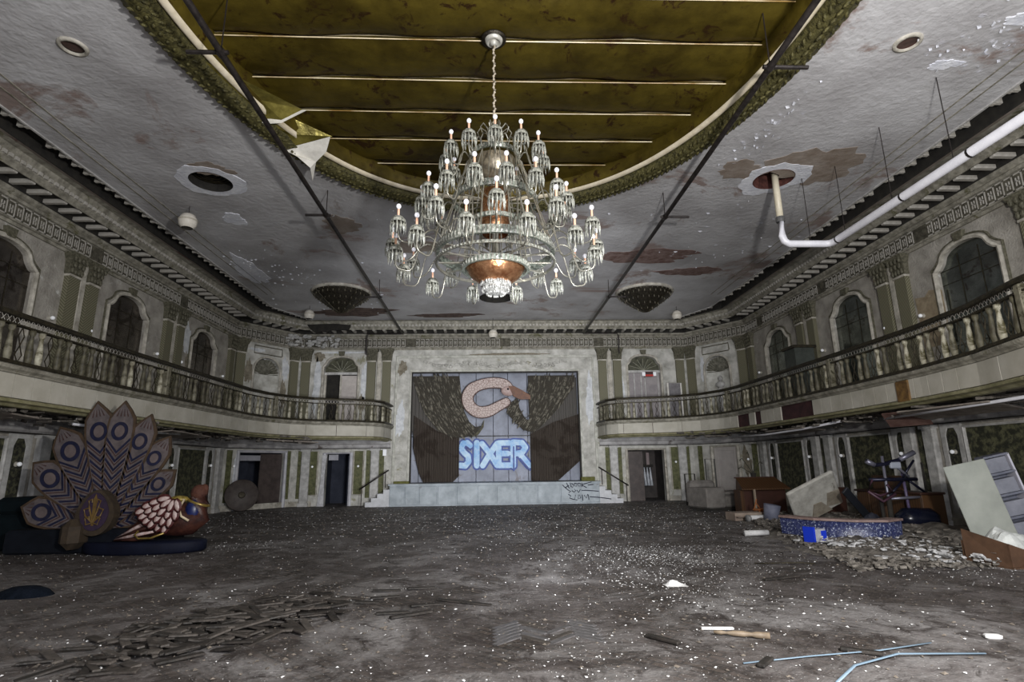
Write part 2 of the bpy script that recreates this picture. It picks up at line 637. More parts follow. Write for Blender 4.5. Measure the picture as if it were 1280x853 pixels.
def sconce(par, x, z):
    o = obj('wall_sconce', glob_me, None, par, loc=(x, .0, z))
    obj('sconce_plate', scb_me, None, o, loc=(0, .0, 0))


widx = [0]


def arched_mirror(wl, x, pane):
    widx[0] += 1
    e = bpy.data.objects.new('window_%d' % widx[0], None)
    COL.objects.link(e)
    e['kind'] = 'structure'
    e.matrix_world = wl.matrix_world @ Matrix.Translation((x, 0, 0))
    obj('window_frame', wf_me, None, e)
    obj('dark_outline', wg_me, None, e)
    obj('mirror_pane', pane, None, e, loc=(0, -.07, 0))
    obj('muntin_grid', munt_me, None, e)
    obj('keystone', key_me, None, e)
    return e


# lower storey pieces
lowcol = MB()
lowcol.bbox(-.17, .17, 0, .14, .12, 2.2, .03)
lowcol.box(-.20, .20, 0, .17, 0, .14)
lowcol.box(-.20, .20, 0, .17, 2.16, 2.26)
low_me = lowcol.mesh('lower_pilaster', white_trim)
lowg_me = MB().box(-.12, .12, 0, .03, .15, 2.24).mesh('green_strip', damask)
big = MB()
big.box(-.82, .82, 0, .02, .42, 2.12)
big_me = big.mesh('damask_panel', damask)
bigf_me = MB().strip([(-.82, .42), (-.82, 2.12), (.82, 2.12), (.82, .42), (-.82, .42)], .07, 0, .06).mesh('panel_frame', white_trim)
AT = arch_top(.17, 1.98, 2.14, .05)
arp_me = MB().prism(outline(.17, AT, .42, 10), .015).mesh('arched_panel', damask_d)


def arch_surround():
    mb = MB()
    ol = outline(.17, AT, .42, 10)
    n = 10
    # plate around the arch
    for i in range(n):
        x0, x1 = -.17 + .34 * i / n, -.17 + .34 * (i + 1) / n
        mb.add([(x0, .05, AT(x0)), (x1, .05, AT(x1)), (x1, .05, 2.24), (x0, .05, 2.24), (x0, 0, AT(x0)), (x1, 0, AT(x1))], [(0, 1, 2, 3), (0, 4, 5, 1)])
    mb.box(-.28, -.17, 0, .05, .3, 2.24)
    mb.box(.17, .28, 0, .05, .3, 2.24)
    mb.box(-.28, .28, 0, .06, .3, .42)
    return mb


ars_me = arch_surround().mesh('arch_surround', white_trim)


def lower_bay(par, x):
    o = obj('damask_panel', big_me, None, par, loc=(x, 0, 0))
    obj('panel_frame', bigf_me, None, o)
    for s_ in (-1, 1):
        a = obj('arched_panel', arp_me, None, par, loc=(x + s_ * 1.2, 0, 0))
        obj('arch_surround', ars_me, None, a)
        sconce(par, x + s_ * 1.2, 1.62)


def lower_pair(par, x):
    for s_ in (-1, 1):
        obj('lower_pilaster', low_me, None, par, loc=(x + s_ * .33, 0, 0))
    obj('green_strip', lowg_me, None, par, loc=(x, 0, 0))


for wl, conv, pane in ((wall_right, lambda y: y + 4, pane_me), (wall_left, lambda y: 21 - y, pane_l)):
    for y in SIDE_BAYS:
        arched_mirror(wl, conv(y), pane)
        lower_bay(wl, conv(y))
        for s_ in (-1, 1):
            sconce(wl, conv(y) + s_ * 1.38, 4.78)
    for y in PAIRS:
        pair(wl, conv(y))
        lower_pair(wl, conv(y))
    pilaster(wl, conv(20.72))
    obj('lower_pilaster', low_me, None, wl, loc=(conv(20.6), 0, 0))

# peeled patch by the right window
pp = MB().prism([(-.45, 4.0), (.3, 4.0), (.34, 5.25), (.05, 5.2), (-.1, 5.32), (-.45, 5.22)], .012)
obj('peeled_patch', pp, mat('peeled_brown', (.22, .17, .11), (.34, .28, .19), 5, .8, .3, c3=(.6, .58, .5), s3=3, t3=.62), wall_right, loc=(13.0 + 4 - 1.0, 0, 0))

# chamfer dressings
for wl in (ch_l, ch_r):
    pilaster(wl, .26)
    pilaster(wl, 2.60)
    nf = obj('niche_frame', MB().strip(outline(.55, NICHE[3], 3.1), .07, 0, .05), cream, wl, loc=(1.43, 0, 0))
    sh = MB()
    nn = 14
    # shell: ribbed half dome
    for i in range(nn):
        a0, a1 = pi * i / nn, pi * (i + 1) / nn
        am = (a0 + a1) / 2
        ze = 5.18
        vs_ = [(0, -.20, ze)]
        rr = .54
        vs_ += [(rr * cos(a0), -.02, ze + .6 * rr / .54 * sin(a0)), (rr * cos(am) * .96, -.12, ze + .6 * sin(am)), (rr * cos(a1), -.02, ze + .6 * sin(a1)),
                (.27 * cos(a0), -.15, ze + .3 * sin(a0)), (.27 * cos(am), -.22, ze + .3 * sin(am)), (.27 * cos(a1), -.15, ze + .3 * sin(a1))]
        sh.add(vs_, [(0, 4, 5), (0, 5, 6), (4, 1, 2, 5), (5, 2, 3, 6)])
    obj('niche_shell', sh, mat('shell_greygreen', (.09, .088, .065), (.28, .27, .22), 9, .7, .3), wl, loc=(1.43, 0, 0))
    bk = MB().lathe([(.55, 3.1), (.55, 5.25)], 12, Matrix.Translation((1.43, 0, 0)) @ Matrix.Diagonal((1, .4, 1, 1)), pi, 2 * pi)
    obj('niche_back', bk, mat('niche_plaster', (.34, .33, .29), (.62, .62, .58), 3, .8, .3), wl, True)
    fr = MB().strip([(-.6, 5.98), (-.6, 6.25), (.6, 6.25), (.6, 5.98), (-.6, 5.98)], .035, 0, .03)
    obj('plaque_frame', fr, green_cap, wl, loc=(1.43, 0, 0))
# statue bust left over in the right niche
b = MB()
b.lathe([(.12, 3.1), (.10, 4.3), (.16, 4.35), (.16, 4.42), (.05, 4.5)], 10)
b.ball((0, 0, 4.62), .17, 10, (1.25, .7, .8))
b.ball((-.03, .02, 4.86), .10, 10, (.9, 1, 1.2))
o = obj('niche_bust', b, white_trim, None, True)
o.matrix_world = ch_r.matrix_world @ Matrix.Translation((1.36, -.02, 0))
tag(o, 'pale plaster bust standing in the shell niche right of the stage', 'bust')

# back wall dressings (local x = 8.3 - X)
bx = lambda X: 8.3 - X
for X in (4.92, -4.92):
    pair(wall_back, bx(X))
pilaster(wall_back, bx(7.98))
pilaster(wall_back, bx(-7.98))
# big smooth proscenium surround
ps = MB()
ps.strip([(-3.55, .84), (-3.55, 5.42), (3.55, 5.42), (3.55, .84)], .10, 0, .05)
ps.strip([(-4.15, .84), (-4.15, 6.02), (4.15, 6.02), (4.15, .84)], .12, 0, .07)
obj('proscenium_moulding', ps, mat('prosc_plaster', (.42, .42, .37), (.66, .66, .60), 5, .75, .6, c3=(.35, .34, .2), s3=1.6, t3=.64), wall_back, loc=(8.3, 0, 0))
sw = MB()
random.seed(3)
for i in range(90):   # plaster garland relief over the opening
    t = i / 89
    x = -3.0 + 6.0 * t
    z = 5.74 + .08 * cos(6 * pi * t)
    sw.ball((x + random.uniform(-.03, .03), .02, z + random.uniform(-.07, .07)), random.uniform(.03, .07), 6, (1.3, .5, 1))
g_ = obj('garland_relief', sw, plaster_back, wall_back, True, (8.3, 0, 0))
g_['kind'] = 'stuff'
# upper french windows in the back wall
lat = MB()
for i in range(9):
    a = pi * i / 8
    lat.tube([(0, 0, 5.45), (.62 * cos(a) * .5, .02, 5.45 + .28 * sin(a)), (.62 * cos(a), 0, 5.45 + .52 * sin(a))], .013, 5)
for X, nm in ((6.42, 0), (-6.52, 1)):
    widx[0] += 1
    e = bpy.data.objects.new('window_%d' % widx[0], None)
    COL.objects.link(e)
    e['kind'] = 'structure'
    e.matrix_world = wall_back.matrix_world @ Matrix.Translation((bx(X), 0, 0))
    obj('window_frame', wf2_me, None, e)
    obj('keystone', key_me, None, e, loc=(0, 0, .02))
    obj('transom_bar', MB().box(-.70, .70, -.16, -.06, 5.34, 5.44), white_trim, e)
    obj('fanlight_pane', MB().prism(outline(.72, WT, 5.4), -.02), mat('fanlight_dark', (.03, .03, .022), (.12, .12, .08), 6, .3, .1), e, loc=(0, -.16, 0))
    obj('fanlight_leaves', lat, mat('fan_grey', (.20, .20, .15), (.34, .34, .27), 9, .6), e, loc=(0, -.12, 0))
    if nm == 0:
        obj('boarded_panel', MB().box(-.70, .70, -.22, -.18, 3.1, 5.36), mat('board_mauve', (.26, .24, .25), (.36, .33, .33), 3, .8, .1), e)
        for x in (-.62, -.05, .12, .42):
            obj('window_bar', MB().box(x - .02, x + .02, -.17, -.13, 3.1, 5.34), white_trim, e)
        for x in (.46, .24):
            pass
    else:
        # left leaf stands open on the dark, right leaf closed
        obj('dark_opening', MB().box(.02, .70, -.5, -.48, 3.1, 5.36), dark_m, e)
        lf = MB().box(-.68, .0, -.16, -.12, 3.1, 5.3)
        lf.box(-.60, -.08, -.12, -.10, 5.0, 5.22)
        lf.box(-.60, -.08, -.12, -.10, 4.35, 4.90)
        lf.box(-.60, -.08, -.12, -.10, 3.3, 4.15)
        obj('door_leaf', lf, mat('leaf_greige', (.42, .38, .36), (.56, .52, .49), 3, .7, .1), e)
        obj('dark_slot', MB().box(-.58, -.10, -.10, -.095, 4.18, 4.27), dark_m, e)
        obj('door_post', MB().box(-.02, .05, -.17, -.08, 3.1, 5.34), cream, e)
        obj('jamb_post', MB().box(.62, .70, -.17, -.08, 3.1, 5.34), cream, e)
# lower back wall panels
gp = MB().box(-.17, .17, 0, .04, .45, 2.15)
gp_me = gp.mesh('green_panel', green_panel)
gpf_me = MB().strip([(-.17, .45), (-.17, 2.15), (.17, 2.15), (.17, .45), (-.17, .45)], .05, 0, .06).mesh('panel_frame', cream)
gn_me = MB().box(-.10, .10, 0, .03, .3, 2.18).mesh('green_strip', green_panel)
for X in (-7.44, -5.60, 7.48):
    o = obj('green_panel', gp_me, None, wall_back, loc=(bx(X), 0, 0))
    obj('panel_frame', gpf_me, None, o)
    sconce(wall_back, bx(X), 1.55)
for X in (-5.20, -4.68, 4.65, 5.13, 8.0, -7.95):
    obj('green_strip', gn_me, None, wall_back, loc=(bx(X), 0, 0))
for X in (-4.94, 4.89, 7.78, -7.72):
    obj('lower_pilaster', low_me, None, wall_back, loc=(bx(X), 0, 0), )
obj('wall_light_box', MB().box(-.07, .07, .03, .12, 1.95, 2.2), globe_m, wall_back, loc=(bx(-4.55), 0, 0))
for wl, xs in ((ch_l, (.18, 2.62)), (ch_r, (.2, 2.55))):
    for x in xs:
        obj('green_strip', gn_me, None, wl, loc=(x, 0, 0))
for x in (2.35, .75):
    sconce(ch_l if x > 1 else ch_r, .45 if x < 1 else 2.45, 1.6)


# peeled patches on the corner and end walls
def wall_blob(wl, cx, cz, rx, rz, seed, mt, nm_='peeled_patch'):
    pts, _, _ = blob_pts(cx, cz, rx, rz, seed)
    obj(nm_, MB().prism(pts, .008), mt, wl)


def blob_pts(cx, cy, rx, ry, seed, n=34, amp=.3):
    random.seed(seed)
    ph = [random.uniform(0, 6.28) for _ in range(5)]
    out = []
    for i in range(n):
        a = 2 * pi * i / n
        k = 1 + amp * (.5 * sin(2 * a + ph[0]) + .4 * sin(3 * a + ph[1]) + .35 * sin(7 * a + ph[2]) + .3 * sin(11 * a + ph[3]))
        out.append((cx + rx * k * cos(a), cy + ry * k * sin(a)))
    return out, 0, 0


pw = mat('peel_white', (.50, .52, .55), (.74, .76, .78), 5, .7, .4)
pbn = mat('peel_brown', (.14, .12, .085), (.30, .27, .21), 6, .85, .5)
for wl, cx, cz, rx, rz, sd, mt in ((ch_l, .62, 5.5, .14, .5, 1, pw), (ch_l, .65, 4.5, .12, .5, 2, pbn), (ch_l, 2.2, 5.2, .15, .5, 3, pbn), (ch_l, 1.9, 6.1, .3, .08, 4, pw),
                                   (wall_back, bx(-7.5), 4.9, .16, 1.0, 5, pw), (wall_back, bx(-7.45), 6.1, .25, .18, 6, pbn), (wall_back, bx(-5.55), 5.0, .10, .9, 7, pw), (wall_back, bx(-6.5), 6.28, .8, .05, 8, pw),
                                   (wall_back, bx(-4.0), 3.4, .20, .7, 9, pw), (wall_back, bx(4.0), 4.2, .16, 1.0, 10, pw), (wall_back, bx(.6), 6.18, 1.6, .05, 11, pbn), (wall_back, bx(-3.95), 5.6, .18, .3, 12, pbn),
                                   (wall_back, bx(-5.6), 4.1, .12, .4, 13, pbn), (wall_left, 21 - 17.75, 5.6, .22, .5, 14, pw), (wall_left, 21 - 17.9, 4.7, .12, .4, 15, pbn), (wall_right, 17.2 + 4, 4.8, .15, .4, 16, pbn),
                                   (ch_r, 2.1, 5.4, .10, .5, 17, pw), (wall_back, bx(5.45), 4.6, .07, .6, 18, pw), (ch_l, 2.35, 1.3, .1, .6, 19, pw), (ch_r, .55, 1.5, .18, .5, 20, pbn)):
    wall_blob(wl, cx, cz, rx, rz, sd, mt)


# doors ------------------------------------------------------------
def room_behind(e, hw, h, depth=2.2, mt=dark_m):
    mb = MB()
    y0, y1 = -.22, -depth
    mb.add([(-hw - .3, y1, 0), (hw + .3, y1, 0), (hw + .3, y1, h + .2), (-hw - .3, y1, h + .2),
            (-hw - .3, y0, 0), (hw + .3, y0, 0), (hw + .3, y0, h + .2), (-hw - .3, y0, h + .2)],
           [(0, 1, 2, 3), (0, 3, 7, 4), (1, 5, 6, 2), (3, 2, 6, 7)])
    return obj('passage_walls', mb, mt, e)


didx = [0]


def door_at(wl, x, label=None):
    didx[0] += 1
    e = bpy.data.objects.new('door_%d' % didx[0], None)
    COL.objects.link(e)
    e['kind'] = 'structure'
    if label:
        e['label'] = label
    e.matrix_world = wl.matrix_world @ Matrix.Translation((x, 0, 0))
    return e


dframe_m = mat('lilac_white_frame', (.46, .46, .50), (.62, .62, .66), 4, .6, .15)
door_brown = mat('brown_door', (.045, .034, .032), (.085, .066, .060), 5, .5, .1)
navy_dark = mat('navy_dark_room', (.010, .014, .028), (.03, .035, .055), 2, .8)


def dframe(hw, h, wd=.11):
    return MB().strip([(-hw, 0), (-hw, h), (hw, h), (hw, 0)], wd, -.05, .06)


e = door_at(wall_back, bx(-6.45), 'narrow open doorway with white frame left of the stage')
obj('door_frame', dframe(.48, 2.05, .13), dframe_m, e)
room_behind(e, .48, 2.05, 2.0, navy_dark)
obj('door_leaf', MB().box(-.45, -.40, -1.0, -.1, 0, 1.98), navy_dark, e)
obj('transom_pane', MB().box(.02, .40, -.15, -.12, 1.80, 2.02), mat('pane_grey', (.3, .3, .33), (.42, .42, .46), 3, .3), e)
obj('torn_curtain', MB().prism([(.45, 0), (.72, 0), (.62, .9), (.60, 2.0), (.42, 2.02), (.48, 1.2)], .06), mat('cloth_white', (.42, .42, .44), (.66, .66, .68), 9, .8, .3), e, loc=(0, .05, 0))

e = door_at(wall_back, bx(6.25), 'wide open doorway with brown leaf right of the stage')
obj('door_frame', dframe(.76, 2.05, .12), cream, e)
room_behind(e, .76, 2.05, 2.3, mat('dim_room', (.03, .026, .025), (.07, .06, .055), 2, .8))
obj('door_leaf', MB().box(.10, .74, -.18, -.13, 0, 2.0), door_brown, e)
for k in range(6):
    x = .02 - k * .13
    obj('curtain_fold', MB().tube([(x, -1.6, .55), (x + .02, -1.62, 1.0), (x, -1.6, 1.35)], [.07, .06, .05], 6), mat('sheet_blue', (.40, .43, .47), (.6, .62, .66), 6, .8), e, True)
obj('rail', MB().box(-.72, .06, -1.56, -1.5, 1.34, 1.46), dark_m, e)
obj('hanging_sheet', MB().box(-.12, .02, -1.5, -1.46, 1.6, 1.95), mat('sheet_blue', (.4, .4, .4)), e)
obj('hanging_sheet', MB().box(-.55, -.42, -1.5, -1.46, 1.45, 1.98), mat('sheet_pinkish', (.25, .2, .2)), e)

e = door_at(ch_l, 1.30, 'wide doorway with brown panel and dark blue interior in the left corner')
obj('door_frame', dframe(.95, 2.1, .13), dframe_m, e)
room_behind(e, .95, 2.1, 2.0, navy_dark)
obj('door_leaf', MB().box(-.93, .0, -.16, -.11, 0, 2.06), door_brown, e)
obj('transom_board', MB().box(.02, .93, -.14, -.10, 1.80, 2.0), mat('transom_lilac', (.25, .25, .28), (.34, .34, .38), 3, .6), e)
obj('inner_post', MB().box(.0, .36, -1.0, -.95, 0, 1.8), navy_dark, e)

e = door_at(ch_r, 1.43, 'closed pale grey door in the right corner wall')
obj('door_frame', dframe(.5, 2.1, .15), cream, e)
dl = MB().box(-.5, .5, -.1, -.04, 0, 2.1)
dl.strip([(-.36, .2), (-.36, 1.95), (.36, 1.95), (.36, .2), (-.36, .2)], .03, -.04, -.02)
obj('door_leaf', dl, mat('door_greige', (.38, .35, .34), (.48, .45, .43), 3, .6, .1), e)
obj('door_knob', MB().ball((-.42, .02, 1.0), .035, 8), brass, e)

# ------------------------------------------------------------------ entablature
ent = sweep(PATH, [(0, 6.38), (.05, 6.38), (.06, 6.44), (.10, 6.45), (.10, 6.49), (.055, 6.50), (.055, 6.86), (.11, 6.87), (.13, 6.92), (.10, 6.96)])
trim1 = struct('trim_1', ent, cornice_m, label='architrave and frieze band above the upper windows')
cor = sweep(PATH, [(.10, 6.96), (.16, 7.0), (.18, 7.06), (.18, 7.20), (.64, 7.20), (.64, 7.12), (.68, 7.11), (.68, 7.16), (.74, 7.22), (.76, 7.34), (.80, 7.45), (.95, 7.46)])
obj('frieze_ground', sweep(PATH, [(.056, 6.505), (.058, 6.51), (.058, 6.85), (.056, 6.855)]), mat('frieze_dark', (.04, .036, .025), (.13, .12, .09), 9, .8, .3), trim1)
trim2 = struct('trim_2', cor, cornice_m, label='projecting cornice with modillions under the ceiling')
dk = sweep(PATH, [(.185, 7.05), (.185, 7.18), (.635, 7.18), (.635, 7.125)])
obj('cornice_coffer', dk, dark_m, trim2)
mod_me = MB().bbox(-.055, .055, .18, .635, 7.085, 7.18, .012).mesh('modillion', modil_m)
fret = MB()


def fret_unit(mb, x, M):
    t = .014
    for (a, b_, c, d) in ((0, .16, .31, .335), (0, .16, .0, .025), (0, .022, 0, .33), (.06, .082, .08, .25), (.06, .14, .16, .18), (.12, .142, .08, .25)):
        mb.box(x + a, x + b_, .055, .055 + t, 6.51 + c, 6.51 + d, M)


PW = [Vector(p) for p in PATH]
for i in range(5):
    a, b_ = PW[i], PW[i + 1]
    L = (b_ - a).length
    ang = atan2((b_ - a).y, (b_ - a).x)
    M = Matrix.Translation((a.x, a.y, 0)) @ Matrix.Rotation(ang, 4, 'Z')
    n = round(L / .43)
    s0 = .3
    for k in range(n):
        x = (k + .5) * L / n
        if x < .25 or x > L - .25:
            continue
        p = M @ Vector((x, 0, 0))
        if i in (0, 4) and p.y < 3:
            continue
        o = bpy.data.objects.new('modillion', mod_me)
        COL.objects.link(o)
        o.parent = trim2
        o.location = p
        o.rotation_euler = (0, 0, ang)
    nf_ = int(L / .2)
    f2 = MB()
    for k in range(nf_):
        x = k * L / nf_
        p = M @ Vector((x, 0, 0))
        if i in (0, 4) and p.y < 5:
            continue
        if (k % 20) > 17:
            continue
        fret_unit(f2, x, M)
    obj('fret_ornament', f2, modil_m, trim1, kind='stuff')
    # bead row
    bd = MB()
    nb = int(L / .14)
    for k in range(nb):
        x = (k + .5) * L / nb
        p = M @ Vector((x, 0, 0))
        if i in (0, 4) and p.y < 6:
            continue
        bd.box(x - .04, x + .04, .74, .79, 7.24, 7.31, M)
    obj('bead_row', bd, modil_m, trim2, kind='stuff')
# broken hole in the left back cornice
hole = MB()
random.seed(11)
for k in range(70):
    t = random.random()
    x, y = -8.25 + 1.6 * t, 22.95 + random.uniform(-.25, .15)
    hole.ball((x - .4 * (1 - t), y - .3 * (1 - t), 6.55 + random.uniform(-.1, .35)), random.uniform(.05, .12), 5, (1, 1, .7))
obj('broken_plaster', hole, white_trim, trim1, kind='stuff')
obj('broken_cavity', MB().prism([(-.55, 7.1), (-.3, 6.93), (-.1, 7.02), (.15, 6.98), (.3, 7.06), (1.0, 7.08), (1.1, 7.28), (.4, 7.34), (-.7, 7.30)], .1), dark_m, trim1, loc=(-7.1, 22.46, 0))

# lower cornice under balcony
for pth_, nm_ in (([PATH[0], PATH[1], PATH[2], (4.3, 23.3)], 'trim_3'), ([(-4.3, 23.3), PATH[3], PATH[4], PATH[5]], 'trim_8')):
  lc = sweep(pth_, [(0, 2.26), (.16, 2.26), (.20, 2.30), (.20, 2.40), (.26, 2.44), (.26, 2.56), (.0, 2.58)])
  trim3 = struct(nm_, lc, mat('low_beam', (.26, .25, .25), (.48, .47, .47), 3, .6, .3, c3=(.12, .1, .09), s3=2, t3=.6), label='beam running along the top of the lower wall panels')
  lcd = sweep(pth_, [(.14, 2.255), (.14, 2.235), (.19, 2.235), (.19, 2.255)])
  obj('dark_bead', lcd, dark_m, trim3)  # near-black bead along the underside of the beam
bs = sweep([PATH[0], PATH[1], PATH[2], (7.1, 23.3)], [(0, .2), (.05, .2), (.06, .0)])
struct('baseboard_right', bs, cream)
bs = sweep([(-7.4, 23.3), PATH[3], PATH[4], PATH[5]], [(0, .2), (.05, .2), (.06, .0)])
struct('baseboard_left', bs, cream)

# ------------------------------------------------------------------ ceiling
EC, EA, EB, EP = (-.18, 5.75), 4.88, 6.55, 2.15      # centre, half axes of the opening


def ell(t, k=0.0):
    c, s_ = cos(t), sin(t)
    return (EC[0] + (EA + k) * math.copysign(abs(c) ** (2 / EP), c), EC[1] + (EB + k) * math.copysign(abs(s_) ** (2 / EP), s_))


CH = [(8.5, -4), (8.5, 20.6), (7.6, 22.5), (-7.6, 22.5), (-8.5, 20.6), (-8.5, -4)]


def ray_poly(t):
    c, s_ = cos(t), sin(t)
    best = None
    n = len(CH)
    for i in range(n):
        (x1, y1), (x2, y2) = CH[i], CH[(i + 1) % n]
        dx, dy = x2 - x1, y2 - y1
        den = c * dy - s_ * dx
        if abs(den) < 1e-9:
            continue
        r_ = ((x1 - EC[0]) * dy - (y1 - EC[1]) * dx) / den
        u_ = ((x1 - EC[0]) * s_ - (y1 - EC[1]) * c) / den
        if r_ > 0 and -1e-6 <= u_ <= 1 + 1e-6 and (best is None or r_ < best):
            best = r_
    return (EC[0] + best * c, EC[1] + best * s_)


ts = sorted([2 * pi * i / 120 for i in range(120)] + [atan2(y - EC[1], x - EC[0]) % (2 * pi) for x, y in CH])
vs_, fs = [], []
n = len(ts)
for t in ts:
    # ellipse point in the same direction
    q = ray_poly(t)
    c, s_ = cos(t), sin(t)
    rr = (abs(c / EA) ** EP + abs(s_ / EB) ** EP) ** (-1 / EP)
    p = (EC[0] + rr * c, EC[1] + rr * s_)
    vs_ += [(p[0], p[1], 7.5), (q[0], q[1], 7.5), (p[0], p[1], 7.72), (q[0], q[1], 7.72)]
for i in range(n):
    j = (i + 1) % n
    a, b_ = i * 4, j * 4
    fs += [(a, b_, b_ + 1, a + 1), (a + 2, a + 3, b_ + 3, b_ + 2), (a, a + 2, b_ + 2, b_), (a + 1, b_ + 1, b_ + 3, a + 3)]
cme = MB().add(vs_, fs)
ceiling = struct('ceiling', cme, ceil_m, label='stained grey plaster ceiling around the oval gold centre')
cutters = []
HOLES = [(-6.32, 7.14, .15), (5.96, 6.76, .15), (-6.23, 11.05, .43), (5.97, 10.75, .43), (0.0, 19.4, .62)]
for x, y, r_ in HOLES:
    c_ = obj('cut', MB().lathe([(.0001, 7.4), (r_, 7.4), (r_, 7.8), (.0001, 7.8)], 32, Matrix.Translation((x, y, 0))), None)
    cutters.append(c_)
    md = ceiling.modifiers.new('b', 'BOOLEAN')
    md.operation = 'DIFFERENCE'
    md.object = c_
    md.solver = 'EXACT'
dg = bpy.context.evaluated_depsgraph_get()
nm = bpy.data.meshes.new_from_object(ceiling.evaluated_get(dg))
ceiling.modifiers.clear()
ceiling.data = nm
for c_ in cutters:
    bpy.data.objects.remove(c_)
for x, y, r_ in HOLES:
    g = MB()
    g.lathe([(r_ * .985, 7.482), (r_ * .98, 7.9), (.0001, 7.9)], 32, Matrix.Translation((x, y, 0)))
    o = obj('vent_cavity', g, dark_m if x < 1 else mat('cavity_red', (.05, .015, .012), (.14, .05, .04), 9, .9), ceiling)
for (x, y, r_) in HOLES[:2]:
    obj('vent_ring', MB().lathe([(r_ - .01, 7.50), (r_, 7.46), (r_ + .022, 7.47), (r_ + .04, 7.475), (r_ + .045, 7.5)], 32, Matrix.Translation((x, y, 0))), cream, ceiling, True)
    obj('vent_disc', MB().lathe([(.0001, 7.515), (r_ * .97, 7.515)], 24, Matrix.Translation((x, y, 0))), mat('vent_brown', (.05, .03, .025), (.1, .06, .05), 8, .7), ceiling)


def blob(cx, cy, rx, ry, seed, z=7.497, t=.012, amp=.22, n=40):
    random.seed(seed)
    ph = [random.uniform(0, 6.28) for _ in range(6)]
    pts = []
    for i in range(n):
        a = 2 * pi * i / n
        k = 1 + amp * (.5 * sin(2 * a + ph[0]) + .4 * sin(3 * a + ph[1]) + .3 * sin(7 * a + ph[2]) + .25 * sin(13 * a + ph[3]))
        pts.append((cx + rx * k * cos(a), cy + ry * k * sin(a)))
    return pts, z, t


def blob_ring(cx, cy, r_in, rx, ry, seed, z=7.5, t=.014, amp=.18):
    pts, _, _ = blob(cx, cy, rx, ry, seed, amp=amp)
    n = len(pts)
    mb = MB()
    vs_ = []
    for i, (x, y) in enumerate(pts):
        a = 2 * pi * i / n
        vs_ += [(cx + r_in * cos(a), cy + r_in * sin(a), z - t), (x, y, z - t), (x, y, z), (cx + r_in * cos(a), cy + r_in * sin(a), z)]
    fs = []
    for i in range(n):
        j = (i + 1) % n
        fs += [(i * 4, j * 4, j * 4 + 1, i * 4 + 1), (i * 4 + 1, j * 4 + 1, j * 4 + 2, i * 4 + 2), (i * 4 + 3, j * 4 + 3, j * 4, i * 4)]
    return mb.add(vs_, fs)


obj('plaster_patch', blob_ring(-6.23, 11.05, .43, .66, .66, 4, amp=.10), white_pl, ceiling)
obj('plaster_patch', blob_ring(5.97, 10.75, .43, .68, .68, 9, amp=.16), white_pl, ceiling)
for (cx, cy, rx, ry, sd, mt) in ((6.6, 10.2, .85, .75, 21, brown_pl), (5.1, 10.4, .5, .35, 22, brown_pl), (-6.0, 10.55, .45, .25, 23, brown_pl),
                                 (-6.55, 12.9, .28, .3, 24, white_pl), (-7.7, 16.6, .35, 1.3, 25, white_pl), (-4.0, 13.2, .5, .45, 26, brown_pl),
                                 (4.4, 15.3, 1.6, .5, 27, mat('rust_stain', (.14, .075, .06), (.30, .22, .20), 5, .85, .4)),
                                 (-5.6, 21.3, 1.6, .55, 33, mat('rust_dark', (.07, .045, .04), (.17, .12, .10), 5, .9, .4)), (-2.0, 21.8, 1.4, .3, 34, mat('rust_dark', (0, 0, 0))), (6.2, 16.6, 1.0, .35, 35, mat('rust_stain', (0, 0, 0))), (7.4, 6.3, .35, .12, 28, white_pl), (6.9, 7.2, .25, .1, 29, white_pl), (-2.2, 14.6, .8, .4, 30, brown_pl)):
    obj('peeled_patch' if mt is not white_pl else 'plaster_patch', blob_ring(cx, cy, .001, rx, ry, sd, t=.006 if mt is not white_pl else .012, amp=.3), mt, ceiling)
# outlying flakes of old paint
fk = MB()
random.seed(31)
for (cx, cy, sx, sy, n_) in ((7.2, 6.7, .8, .5, 60), (4.8, 8.9, .35, 1.0, 70), (-7.0, 16.3, 1.2, 1.2, 50), (0, 12.6, 3, .3, 40), (6.2, 14, 1.5, 2, 50), (-6, 19, 2, 2, 50)):
    for k in range(n_):
        x, y = random.gauss(cx, sx * .6), random.gauss(cy, sy * .6)
        if abs(x) > 8.3 or (abs((x - EC[0]) / (EA + .6)) ** 2 + abs((y - EC[1]) / (EB + .6)) ** 2 < 1):
            continue
        r_ = random.uniform(.015, .07)
        q = random.uniform(0, pi)
        fk.add([(x + r_ * cos(q), y + r_ * sin(q), 7.49), (x - r_ * .5 * sin(q), y + r_ * .5 * cos(q), 7.47), (x - r_ * cos(q), y - r_ * sin(q), 7.49), (x + r_ * .5 * sin(q), y - r_ * .5 * cos(q), 7.495)], [(0, 1, 2, 3)])
obj('paint_flakes', fk, white_pl, ceiling, kind='stuff')
for s_ in (-1, 1):
    pass
# concentric louvre inside the left vent
lv = MB()
for r_ in (.08, .17, .26, .34):
    lv.lathe([(r_, 7.66), (r_ + .02, 7.64), (r_ + .025, 7.66)], 28, Matrix.Translation((-6.23, 11.05, 0)))
obj('vent_louvre', lv, rail_m, ceiling, True)

